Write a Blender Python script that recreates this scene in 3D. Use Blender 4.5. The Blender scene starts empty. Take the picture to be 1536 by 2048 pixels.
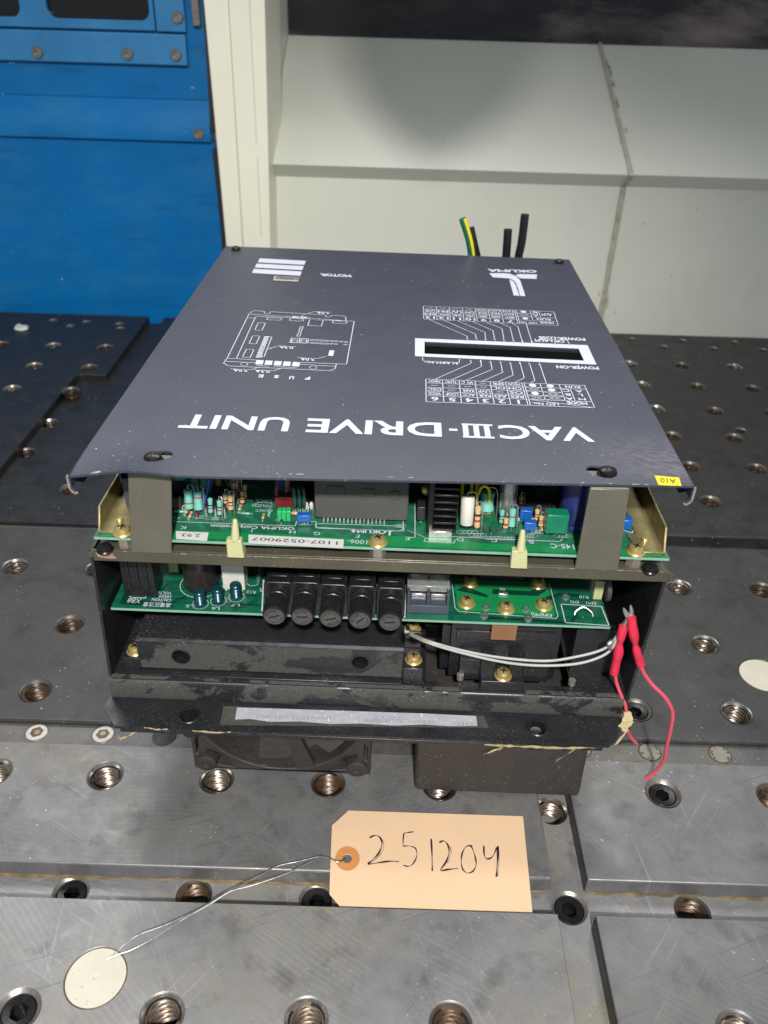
import bpy, bmesh, math, random
from mathutils import Vector, Matrix
random.seed(7)
S = 0.001                      # everything below is written in millimetres
SC = bpy.context.scene
COL = SC.collection

# ------------------------------------------------------------------ camera
CF, CPIT, CROL, CYAW, CH = 1633.3, 0.5807, 0.0303166, -0.0019146, 440.0
_cy, _sy, _cp, _sp = math.cos(CYAW), math.sin(CYAW), math.cos(CPIT), math.sin(CPIT)
FW = Vector((_sy*_cp, _cy*_cp, -_sp))
_R0 = Vector((_cy, -_sy, 0)); _U0 = _R0.cross(FW)
RT = _R0*math.cos(CROL) + _U0*math.sin(CROL)
UP = -_R0*math.sin(CROL) + _U0*math.cos(CROL)
cd = bpy.data.cameras.new('camera')
cam = bpy.data.objects.new('camera', cd); COL.objects.link(cam)
cam.matrix_world = Matrix(((RT.x, UP.x, -FW.x, 0), (RT.y, UP.y, -FW.y, 0), (RT.z, UP.z, -FW.z, CH*S), (0, 0, 0, 1)))
cd.sensor_fit = 'VERTICAL'; cd.sensor_height = 24.0; cd.lens = CF*24.0/2048.0
cd.clip_start = 0.01; cd.clip_end = 50
cd.dof.use_dof = True; cd.dof.focus_distance = 0.50; cd.dof.aperture_fstop = 7.5
SC.camera = cam

# ------------------------------------------------------------------ light
w = bpy.data.worlds.new('World'); SC.world = w; w.use_nodes = True
w.node_tree.nodes['Background'].inputs[0].default_value = (0.86, 0.93, 1.0, 1)
w.node_tree.nodes['Background'].inputs[1].default_value = 0.42
def area(name, loc, target, sx, sy, power, color):
    ld = bpy.data.lights.new(name, 'AREA'); ld.shape = 'RECTANGLE'
    ld.size = sx*S; ld.size_y = sy*S; ld.spread = math.radians(105); ld.energy = power; ld.color = color
    o = bpy.data.objects.new(name, ld); COL.objects.link(o)
    o.location = Vector(loc)*S
    o.rotation_euler = (Vector(target)-Vector(loc)).to_track_quat('-Z', 'Y').to_euler()
    return o
def spot(name, loc, target, power, color, size, blend, radius):
    ld = bpy.data.lights.new(name, 'SPOT'); ld.energy = power; ld.color = color
    ld.spot_size = math.radians(size); ld.spot_blend = blend; ld.shadow_soft_size = radius*S
    o = bpy.data.objects.new(name, ld); COL.objects.link(o); o.location = Vector(loc)*S
    o.rotation_euler = (Vector(target)-Vector(loc)).to_track_quat('-Z', 'Y').to_euler()
    return o
spot('shop_lamp', (50, -550, 1050), (-190, 520, 90), 112, (1.0, 0.985, 0.955), 62, 0.8, 38)
area('machine_lamp', (-70, 1080, 1120), (-40, 330, 120), 1300, 380, 4.2, (1.0, 0.985, 0.95))
SC.view_settings.view_transform = 'Standard'
SC.view_settings.look = 'None'
SC.view_settings.exposure = 0.0
SC.view_settings.gamma = 1.0
SC.view_settings.use_curve_mapping = False
SC.render.engine = 'CYCLES'
SC.cycles.max_bounces = 6

# ------------------------------------------------------------------ photo measuring helpers (world and unit frames)
def ray(x, y): return (x-768.0)*RT - (y-1024.0)*UP + CF*FW
def WZ(x, y, z=0.0):
    d = ray(x, y); t = (z-CH)/d.z
    return Vector((t*d.x, t*d.y, z))
def WY(x, y, Y):
    d = ray(x, y); t = Y/d.y
    return Vector((t*d.x, Y, CH+t*d.z))
PSI = -0.0105; OX, OY = -2.0, 352.0
_c, _s = math.cos(PSI), math.sin(PSI)
def _loc(v): return Vector((_c*v.x+_s*v.y, -_s*v.x+_c*v.y, v.z))
_o = _loc(Vector((-OX, -OY, CH)))
def UZ(x, y, z):
    d = _loc(ray(x, y)); t = (z-_o.z)/d.z
    return _o + t*d
def UV(x, y, v):
    d = _loc(ray(x, y)); t = (v-_o.y)/d.y
    return _o + t*d
def UU(x, y, u):
    d = _loc(ray(x, y)); t = (u-_o.x)/d.x
    return _o + t*d

# ------------------------------------------------------------------ materials
def lin(c):
    return tuple(((v/255)/12.92 if v/255 <= 0.04045 else ((v/255+0.055)/1.055)**2.4) for v in c)
class NT:
    def __init__(s, name):
        s.m = bpy.data.materials.new(name); s.m.use_nodes = True
        s.t = s.m.node_tree; s.b = s.t.nodes['Principled BSDF']
        s.tc = s.t.nodes.new('ShaderNodeTexCoord')
    def n(s, kind, **kw):
        nd = s.t.nodes.new('ShaderNode'+kind)
        for k, v in kw.items():
            if hasattr(nd, k): setattr(nd, k, v)
            else: nd.inputs[k].default_value = v
        return nd
    def l(s, a, b): s.t.links.new(a, b)
    def coord(s, scale=(1, 1, 1), loc=(0, 0, 0), rot=(0, 0, 0)):
        src = s.tc.outputs['Object']
        if any(rot):
            m0 = s.n('Mapping'); m0.inputs['Rotation'].default_value = rot; s.l(src, m0.inputs['Vector']); src = m0.outputs[0]
        mp = s.n('Mapping'); mp.inputs['Scale'].default_value = scale
        mp.inputs['Location'].default_value = loc
        s.l(src, mp.inputs['Vector']); return mp.outputs[0]
    def noise(s, scale, detail=4, rough=0.55, vec=None, dist=0.0):
        nd = s.n('TexNoise'); nd.inputs['Scale'].default_value = scale; nd.inputs['Detail'].default_value = detail
        nd.inputs['Roughness'].default_value = rough; nd.inputs['Distortion'].default_value = dist
        s.l(vec if vec else s.tc.outputs['Object'], nd.inputs['Vector']); return nd.outputs['Fac']
    def ramp(s, f, a, b, lo=0.0, hi=1.0):
        nd = s.n('MapRange'); nd.inputs[1].default_value = a; nd.inputs[2].default_value = b
        nd.inputs[3].default_value = lo; nd.inputs[4].default_value = hi
        s.l(f, nd.inputs[0]); return nd.outputs[0]
    def mul(s, a, b, op='MULTIPLY'):
        nd = s.n('Math', operation=op)
        for i, x in enumerate((a, b)):
            if isinstance(x, (int, float)): nd.inputs[i].default_value = x
            else: s.l(x, nd.inputs[i])
        return nd.outputs[0]
    def mix(s, f, a, b):
        nd = s.n('Mix', data_type='RGBA')
        for i, x in ((0, f), (6, a), (7, b)):
            if isinstance(x, (int, float)): nd.inputs[i].default_value = x
            elif isinstance(x, tuple): nd.inputs[i].default_value = (*x[:3], 1)
            else: s.l(x, nd.inputs[i])
        return nd.outputs[2]
    def set(s, base=None, rough=None, metal=None, spec=None, bump=None, bs=0.2, bd=0.0003):
        for k, x in (('Base Color', base), ('Roughness', rough), ('Metallic', metal), ('Specular IOR Level', spec)):
            if x is None: continue
            if isinstance(x, tuple): s.b.inputs[k].default_value = (*x[:3], 1)
            elif isinstance(x, (int, float)): s.b.inputs[k].default_value = x
            else: s.l(x, s.b.inputs[k])
        if bump is not None:
            bp = s.n('Bump'); bp.inputs['Strength'].default_value = bs; bp.inputs['Distance'].default_value = bd
            s.l(bump, bp.inputs['Height']); s.l(bp.outputs[0], s.b.inputs['Normal'])
        return s.m

def plain(name, rgb, rough=0.5, metal=0.0, var=0.12, scale=60, spec=0.5, bs=0.05, dust=0.0, dustc=(150, 142, 128), dscale=900):
    """painted / moulded surface with gentle tone variation, optional fine dust specks"""
    t = NT(name); c = lin(rgb)
    f = t.ramp(t.noise(scale, 5), 0.3, 0.7)
    col = t.mix(f, tuple(v*(1-var) for v in c), tuple(v*(1+var) for v in c))
    rg = t.ramp(t.noise(scale*2.3, 3), 0.3, 0.7, max(0.03, rough-0.08), min(1, rough+0.08))
    if dust > 0:
        sp = t.ramp(t.noise(dscale, 2, 0.5), 0.64, 0.70)
        big = t.ramp(t.noise(25, 4), 0.38, 0.68, 0.15, 1.0)
        k = t.mul(t.mul(sp, big), dust)
        col = t.mix(k, col, lin(dustc))
    return t.set(col, rg, metal, spec, t.noise(scale*8, 3), bs)

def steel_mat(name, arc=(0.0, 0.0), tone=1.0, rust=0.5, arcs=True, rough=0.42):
    t = NT(name)
    big = t.noise(24, 10, 0.72)
    med = t.noise(60, 6, 0.65, dist=0.6)
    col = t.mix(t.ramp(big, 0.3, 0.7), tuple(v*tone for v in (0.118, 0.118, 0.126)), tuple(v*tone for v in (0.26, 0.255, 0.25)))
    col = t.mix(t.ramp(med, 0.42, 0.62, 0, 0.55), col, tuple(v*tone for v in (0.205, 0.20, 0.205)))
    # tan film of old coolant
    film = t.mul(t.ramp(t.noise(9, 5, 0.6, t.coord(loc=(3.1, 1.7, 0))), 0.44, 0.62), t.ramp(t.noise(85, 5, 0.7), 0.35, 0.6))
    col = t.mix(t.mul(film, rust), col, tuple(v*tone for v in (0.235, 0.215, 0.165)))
    # dark oil spots
    spot = t.ramp(t.noise(38, 4, 0.6, t.coord(loc=(0.4, 9.2, 0))), 0.56, 0.70, 0, 0.55)
    col = t.mix(spot, col, tuple(v*tone for v in (0.085, 0.08, 0.08)))
    bump = t.noise(420, 4)
    if arcs:
        vec = t.coord(loc=(arc[0]*S, arc[1]*S, 0))
        wv = t.n('TexWave', wave_type='RINGS', rings_direction='Z'); wv.inputs['Scale'].default_value = 95
        wv.inputs['Distortion'].default_value = 4.0; wv.inputs['Detail'].default_value = 3; wv.inputs['Detail Scale'].default_value = 0.35
        t.l(vec, wv.inputs['Vector'])
        msk = t.ramp(t.noise(16, 4), 0.42, 0.66)
        a = t.mul(t.mul(t.ramp(wv.outputs['Fac'], 0.55, 1.0), msk), 0.14)
        col = t.mix(a, col, tuple(v*tone for v in (0.40, 0.39, 0.385)))
        bump = t.mul(bump, t.mul(wv.outputs['Fac'], 0.2), 'ADD')
    # fine straight scratches in several directions
    for i, (rz, sx, th) in enumerate(((0.5, 14, 0.64), (-0.9, 10, 0.65), (2.3, 18, 0.65), (1.45, 8, 0.655), (-0.35, 7, 0.63), (1.05, 22, 0.62))):
        nv = t.noise(1.0, 2, 0.4, t.coord(scale=(sx, sx*60, 1), rot=(0, 0, rz), loc=(i*1.3, i*2.1, 0)))
        lk = t.mul(t.ramp(nv, th, th+0.05), t.ramp(t.noise(22, 3, 0.5, t.coord(loc=(i, 4, 0))), 0.45, 0.62))
        col = t.mix(t.mul(lk, 0.26), col, tuple(v*tone for v in (0.42, 0.41, 0.40)) if i not in (2, 4) else (0.05, 0.05, 0.05))
    # bright chips of swarf
    sw = t.ramp(t.noise(330, 1, 0.3, t.coord(scale=(1, 2.6, 1), rot=(0, 0, 0.7))), 0.755, 0.79)
    sw = t.mul(sw, t.ramp(t.noise(11, 3), 0.46, 0.6))
    col = t.mix(sw, col, (0.62, 0.6, 0.55))
    rg = t.ramp(med, 0.3, 0.7, rough-0.08, rough+0.14)
    return t.set(col, rg, 0.35, 0.5, bump, 0.10, 0.0002)

M = {}
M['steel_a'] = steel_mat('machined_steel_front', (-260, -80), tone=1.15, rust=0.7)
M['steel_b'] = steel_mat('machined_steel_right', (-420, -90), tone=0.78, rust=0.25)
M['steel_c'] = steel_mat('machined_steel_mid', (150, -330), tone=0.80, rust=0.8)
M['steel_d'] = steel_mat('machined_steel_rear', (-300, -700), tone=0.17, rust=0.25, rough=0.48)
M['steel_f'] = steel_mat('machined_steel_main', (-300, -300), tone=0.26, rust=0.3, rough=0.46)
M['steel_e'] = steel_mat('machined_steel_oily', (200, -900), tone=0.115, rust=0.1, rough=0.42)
M['groove'] = steel_mat('groove_steel', (0, -900), tone=1.1, rust=1.6, rough=0.40)
M['groove2'] = steel_mat('shallow_groove_steel', (300, -200), tone=0.55, rust=0.8, rough=0.40)
M['thread'] = plain('oily_thread_steel', (124, 110, 97), 0.32, 0.75, 0.15, 60)
M['threadoily'] = plain('brown_oiled_thread', (82, 62, 44), 0.4, 0.5, 0.3, 90)
M['rimoily'] = plain('dull_chamfer_steel', (104, 99, 93), 0.42, 0.7, 0.3, 70)
M['oilshade'] = plain('oil_and_shade_brown', (30, 22, 18), 0.35, 0.2, 0.3, 200)  # brown oil tone that also paints shade into recesses
M['rim'] = plain('bright_chamfer_steel', (150, 147, 143), 0.3, 0.85, 0.2, 90)
M['screwblk'] = plain('black_oxide_screw', (34, 33, 34), 0.30, 0.55, 0.3, 150)
M['screwring'] = plain('worn_screw_ring', (134, 128, 120), 0.34, 0.7, 0.25, 150)
M['nylon'] = plain('cream_nylon', (190, 185, 168), 0.42, 0, 0.05, 60, dust=0.5, dustc=(120, 84, 40), dscale=500)
M['whiteseal'] = plain('white_sealant', (122, 122, 113), 0.6, 0, 0.1, 150, dust=0.5, dustc=(120, 90, 50), dscale=400)
M['ringseal'] = plain('white_ring_sealant', (176, 174, 168), 0.6, 0, 0.1, 150, dust=0.5, dustc=(120, 90, 50), dscale=400)
M['rustdirt'] = plain('tan_rust_dirt', (104, 86, 58), 0.8, 0, 0.5, 120)
M['rustoil'] = plain('rusty_grease', (84, 62, 30), 0.4, 0.1, 0.4, 300)

def cover_mat():
    t = NT('slate_grey_paint'); c = lin((53, 55, 68))
    col = t.mix(t.ramp(t.noise(9, 4), 0.3, 0.7), tuple(v*0.985 for v in c), tuple(v*1.015 for v in c))
    sep = t.n('SeparateXYZ'); t.l(t.tc.outputs['Object'], sep.inputs[0])
    y = sep.outputs['Y']; x = sep.outputs['X']
    front = t.ramp(y, 0.12, 0.0, 0.0, 1.0)
    leftm = t.ramp(x, -0.10, -0.155, 0.0, 0.8)
    msk = t.mul(t.mul(t.mul(front, leftm, 'MAXIMUM'), 0.85), t.ramp(t.noise(28, 4), 0.46, 0.66))
    for i, (rz, sc, th) in enumerate(((0.5, 420, 0.68), (-0.8, 520, 0.70), (1.9, 360, 0.70))):
        nv = t.noise(1.0, 2, 0.5, t.coord(scale=(sc, sc*3.2, 1), rot=(0, 0, rz), loc=(i*2.2, i*5, 0)))
        col = t.mix(t.mul(t.ramp(nv, th, th+0.05), msk), col, (0.40, 0.40, 0.44))
    rare = t.ramp(t.noise(520, 1, 0.3), 0.80, 0.82)
    col = t.mix(t.mul(rare, 0.6), col, (0.6, 0.6, 0.64))
    # rubbed patch by the right front corner
    px = t.ramp(x, 0.10, 0.145); pyy = t.mul(t.ramp(y, 0.002, 0.012), t.ramp(y, 0.065, 0.025))
    rub = t.mul(t.mul(px, pyy), t.ramp(t.noise(1.0, 5, 0.7, t.coord(scale=(150, 900, 1), rot=(0, 0, 0.35))), 0.42, 0.7))
    col = t.mix(t.mul(rub, 0.38), col, (0.36, 0.34, 0.34))
    rg = t.ramp(t.noise(40, 4), 0.3, 0.7, 0.37, 0.42)
    return t.set(col, rg, 0.0, 0.5, t.noise(1500, 2), 0.06, 0.0001)
M['cover'] = cover_mat()
M['ink'] = plain('white_ink', (188, 190, 202), 0.5, 0, 0.03, 80)
M['bare'] = plain('bare_bent_steel', (170, 160, 152), 0.4, 0.5, 0.2, 200)
M['olive'] = plain('olive_grey_paint', (100, 97, 85), 0.36, 0.3, 0.10, 40, dust=0.35, dustc=(170, 165, 150), dscale=1100)
M['olive2'] = plain('dark_olive_paint', (80, 76, 63), 0.38, 0.25, 0.14, 50, dust=0.5, dustc=(170, 165, 150), dscale=900)
M['copper'] = plain('copper_undercoat', (168, 128, 108), 0.5, 0.2, 0.35, 260)
M['black'] = plain('satin_black_paint', (30, 31, 34), 0.36, 0, 0.12, 60, dust=0.75, dustc=(150, 146, 136), dscale=1300)
M['blackclean'] = plain('black_moulding', (24, 24, 26), 0.34, 0, 0.12, 90, dust=0.5, dscale=1500)
M['dark'] = plain('dark_cavity_shade', (14, 14, 15), 0.6, 0, 0.1, 60)  # near-black standing in for shade inside recesses
def dusty_mat():
    t = NT('dusty_black_paint'); c = lin((31, 32, 35))
    n1 = t.noise(26, 7, 0.62, t.coord(scale=(1, 1, 1.6)), 0.5)
    patch = t.ramp(n1, 0.47, 0.505)
    fine = t.ramp(t.noise(500, 4, 0.6), 0.3, 0.72, 0.5, 1.0)
    col = t.mix(t.mul(patch, t.mul(fine, 0.8)), c, lin((78, 75, 69)))
    sp = t.ramp(t.noise(1300, 1, 0.3), 0.745, 0.78)
    col = t.mix(t.mul(sp, 0.55), col, lin((190, 186, 176)))
    return t.set(col, t.ramp(patch, 0, 1, 0.34, 0.85), 0, 0.5, t.noise(900, 3), 0.15, 0.0003)
M['dusty'] = dusty_mat()
M['fan'] = plain('dusty_fan_plastic', (46, 43, 41), 0.62, 0, 0.18, 70, bs=0.2, dust=0.5, dustc=(125, 118, 110), dscale=800)
def fanblade_mat():
    t = NT('dirty_fan_blade')
    cr = t.n('TexVoronoi', feature='DISTANCE_TO_EDGE'); cr.inputs['Scale'].default_value = 95
    t.l(t.coord(), cr.inputs['Vector'])
    ck = t.mul(t.ramp(cr.outputs['Distance'], 0.0, 0.03, 1, 0), t.ramp(t.noise(60, 3), 0.48, 0.6))
    col = t.mix(t.noise(120, 6, 0.7), lin((40, 38, 37)), lin((74, 71, 68)))
    col = t.mix(t.mul(ck, 0.8), col, lin((25, 24, 24)))
    return t.set(col, 0.75, 0, 0.3, t.noise(500, 6, 0.7), 0.5, 0.0006)
M['blade'] = fanblade_mat()
M['relay'] = plain('brown_black_plastic', (50, 46, 43), 0.58, 0, 0.12, 40, bs=0.2, dust=0.6, dustc=(125, 112, 95), dscale=420)
def pcb_mat(name, a, b, k):
    t = NT(name)
    br = t.n('TexBrick'); br.inputs['Scale'].default_value = 1.0; br.inputs['Mortar Size'].default_value = 0.0016
    br.inputs['Brick Width'].default_value = 0.021; br.inputs['Row Height'].default_value = 0.0085; br.inputs['Mortar Smooth'].default_value = 0.1
    t.l(t.coord(rot=(0, 0, 0.785 if k else 0.0)), br.inputs['Vector'])
    wv = t.n('TexWave', wave_type='BANDS', bands_direction='DIAGONAL'); wv.inputs['Scale'].default_value = 260; wv.inputs['Distortion'].default_value = 0.6
    t.l(t.tc.outputs['Object'], wv.inputs['Vector'])
    area_ = t.ramp(t.noise(26, 3, 0.5), 0.47, 0.53)
    tr = t.mul(t.mul(t.ramp(wv.outputs['Fac'], 0.45, 0.55), area_), 0.55)
    col = t.mix(tr, a, b)
    col = t.mix(t.mul(br.outputs['Fac'], 0.5), col, b)
    col = t.mix(t.ramp(t.noise(45, 4), 0.45, 0.75, 0, 0.5), col, tuple(v*0.6 for v in a))
    return t.set(col, 0.28, 0, 0.5, t.noise(700, 2), 0.05)
M['pcb'] = pcb_mat('green_solder_mask', (0.012, 0.108, 0.052), (0.020, 0.175, 0.088), 1)
M['pcb2'] = pcb_mat('teal_green_solder_mask', (0.006, 0.115, 0.058), (0.004, 0.05, 0.032), 0)
M['pcbedge'] = plain('glass_fibre_edge', (120, 158, 138), 0.5, 0, 0.08, 200)
M['pcbpad'] = plain('bright_green_plane', (22, 124, 68), 0.32, 0, 0.06, 80)
M['brass'] = plain('yellow_zinc', (196, 172, 112), 0.34, 0.65, 0.2, 160)
M['zincrail'] = plain('iridescent_zinc_plate', (150, 138, 96), 0.34, 0.65, 0.25, 70, dust=0.5, dustc=(170, 120, 110), dscale=600)
M['tin'] = plain('tinned_metal', (186, 184, 180), 0.3, 0.85, 0.12, 200)
M['hexgrey'] = plain('grey_zinc_post', (150, 142, 132), 0.45, 0.6, 0.15, 200)
M['nylon2'] = plain('pale_nylon_clip', (176, 176, 130), 0.4, 0, 0.06, 100)
M['white'] = plain('white_ceramic', (196, 194, 184), 0.5, 0, 0.05, 120)
M['paper'] = plain('white_label', (196, 196, 192), 0.6, 0, 0.03, 120)
M['blackink'] = plain('black_print', (26, 24, 30), 0.5, 0, 0.05, 120)
M['cap'] = plain('brown_can', (46, 36, 34), 0.34, 0, 0.15, 90)
M['teal'] = plain('teal_resistor', (108, 178, 165), 0.4, 0, 0.08, 200)
M['coil'] = plain('dark_teal_coil', (14, 58, 66), 0.26, 0.2, 0.25, 400)
M['tanres'] = plain('tan_resistor', (192, 160, 118), 0.4, 0, 0.12, 300)
M['band'] = plain('red_brown_band', (150, 60, 36), 0.4, 0, 0.2, 300)
M['blue'] = plain('blue_epoxy', (24, 84, 160), 0.3, 0, 0.1, 160)
M['bluecap'] = plain('blue_can', (34, 42, 96), 0.26, 0, 0.15, 120)
M['greencap'] = plain('green_film_can', (18, 112, 82), 0.28, 0, 0.12, 120)
M['dkgreen'] = plain('dark_green_disc', (44, 84, 74), 0.35, 0, 0.12, 120)
M['grnblk'] = plain('bright_green_block', (40, 165, 96), 0.35, 0, 0.1, 120)
M['redplas'] = plain('dark_red_plastic', (104, 32, 36), 0.35, 0, 0.15, 120)
M['ic'] = plain('ic_black', (30, 30, 31), 0.42, 0, 0.1, 160, dust=0.3)
M['module'] = plain('grey_potted_module', (70, 70, 68), 0.72, 0, 0.10, 40, bs=0.25, dust=0.5, dustc=(120, 118, 112), dscale=900)
M['heatsink'] = plain('black_anodised', (17, 17, 18), 0.38, 0.3, 0.12, 160)
M['terminal'] = plain('slate_terminal_plastic', (62, 66, 78), 0.42, 0, 0.08, 100)
def clear_mat():
    t = NT('clear_plastic'); t.b.inputs['Transmission Weight'].default_value = 0.85
    return t.set((0.85, 0.88, 0.84), 0.12, 0, 0.5)
M['clear'] = clear_mat()
M['yellow'] = plain('yellow_insulation', (226, 205, 28), 0.4, 0, 0.05, 100)
M['greeny'] = plain('green_insulation', (18, 96, 62), 0.4, 0, 0.06, 100)
M['cable'] = plain('black_insulation', (20, 22, 26), 0.38, 0, 0.08, 100)
M['whitewire'] = plain('white_wire', (164, 162, 158), 0.45, 0, 0.06, 200)
M['redwire'] = plain('red_wire', (208, 80, 94), 0.36, 0, 0.05, 150)
M['crimp'] = plain('pink_red_sleeve', (200, 44, 70), 0.30, 0, 0.06, 150)
M['tape'] = plain('old_masking_tape', (172, 154, 114), 0.75, 0, 0.15, 250, bs=0.3)
M['silver'] = plain('worn_silver_label', (170, 170, 178), 0.45, 0.1, 0.10, 120, dust=0.9, dustc=(235, 235, 235), dscale=380)
M['residue'] = plain('grey_glue_residue', (66, 64, 58), 0.8, 0, 0.25, 200, dust=0.8, dustc=(120, 118, 108), dscale=900)
M['capdust'] = plain('dusty_cap_face', (70, 68, 66), 0.6, 0, 0.15, 300, dust=0.4)
M['capprint'] = plain('moulded_lettering', (24, 23, 23), 0.5)
M['plate'] = plain('worn_beige_plate', (112, 104, 86), 0.5, 0.1, 0.2, 200)
M['faded'] = plain('faded_print', (140, 140, 148), 0.5, 0, 0.2, 200)
M['tag'] = plain('manila_card', (206, 174, 141), 0.7, 0, 0.025, 30, spec=0.25)
M['tagring'] = plain('orange_tag_eyelet', (186, 124, 68), 0.7, 0, 0.05, 150)
M['tagedge'] = plain('pink_card_edge', (205, 140, 110), 0.7, 0, 0.05, 150)
M['pen'] = plain('dark_violet_pen', (40, 30, 52), 0.5, 0, 0.2, 300)
M['steelwire'] = plain('thin_steel_wire', (170, 170, 168), 0.3, 0.9, 0.1, 100)
M['glass'] = plain('black_window_film', (8, 10, 10), 0.12, 0, 0.1, 60)
def pane_mat():
    t = NT('smoked_lid_pane'); t.b.inputs['Alpha'].default_value = 0.94
    return t.set((0.004, 0.005, 0.005), 0.10, 0, 0.45)
M['smokedpane'] = pane_mat()
M['sticker'] = plain('yellow_sticker', (212, 190, 4), 0.45, 0, 0.03, 60)
def blue_mat():
    t = NT('blue_machine_paint'); c = (0.0004, 0.13, 0.375)
    col = t.mix(t.ramp(t.noise(6, 5), 0.3, 0.7), tuple(v*0.9 for v in c), (0.0006, 0.145, 0.40))
    sm = t.mul(t.ramp(t.noise(1, 5, 0.65, t.coord(scale=(9, 9, 26))), 0.46, 0.70), 0.6)
    col = t.mix(sm, col, (0.02, 0.165, 0.35))
    gr = t.mul(t.ramp(t.noise(1, 6, 0.7, t.coord(scale=(5, 5, 40), loc=(3, 1, 7))), 0.56, 0.72), 0.7)
    col = t.mix(gr, col, (0.008, 0.06, 0.13))
    ch = t.ramp(t.noise(130, 2, 0.4), 0.77, 0.79)
    col = t.mix(ch, col, (0.30, 0.36, 0.42))
    return t.set(col, 0.42, 0, 0.22, t.noise(300, 3), 0.06)
M['bluepaint'] = blue_mat()
def bluelight():
    t = NT('light_blue_paint'); c = (0.018, 0.185, 0.42)
    col = t.mix(t.ramp(t.noise(10, 5), 0.3, 0.7), tuple(v*0.85 for v in c), (0.03, 0.21, 0.44))
    gr = t.mul(t.ramp(t.noise(30, 6, 0.7), 0.60, 0.74), 0.5)
    col = t.mix(gr, col, (0.02, 0.10, 0.16))
    return t.set(col, 0.42, 0, 0.5)
M['bluelight'] = bluelight()
def cream_mat(name, rgb):
    t = NT(name); c = lin(rgb)
    col = t.mix(t.ramp(t.noise(4, 5), 0.3, 0.7), tuple(v*0.94 for v in c), tuple(v*1.04 for v in c))
    gr = t.mul(t.ramp(t.noise(1, 6, 0.7, t.coord(scale=(14, 14, 5))), 0.58, 0.80), 0.35)
    col = t.mix(gr, col, tuple(v*0.72 for v in c))
    sp = t.ramp(t.noise(120, 2, 0.4), 0.755, 0.79, 0, 0.5)
    col = t.mix(sp, col, (0.25, 0.22, 0.17))
    return t.set(col, 0.40, 0, 0.5, t.noise(220, 3), 0.05)
M['cream'] = cream_mat('cream_enamel', (238, 234, 213))
M['panel'] = cream_mat('pale_grey_enamel', (219, 219, 205))
M['caulk'] = plain('dirty_caulk', (178, 172, 156), 0.8, 0, 0.22, 90, bs=0.4, dust=0.55, dustc=(70, 62, 48), dscale=260)
def smoke_mat():
    t = NT('smoked_glass_smudged')
    sm = t.mul(t.ramp(t.noise(1, 6, 0.7, t.coord(scale=(3.2, 4, 12)), 0.15), 0.46, 0.78), t.ramp(t.noise(3.0, 2), 0.40, 0.58))
    col = t.mix(sm, (0.006, 0.007, 0.011), (0.26, 0.205, 0.19))
    return t.set(col, 0.30, 0, 0.4)
M['smoke'] = smoke_mat()
M['rubber'] = plain('black_rubber_seal', (24, 26, 32), 0.5, 0, 0.15, 80)

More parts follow.
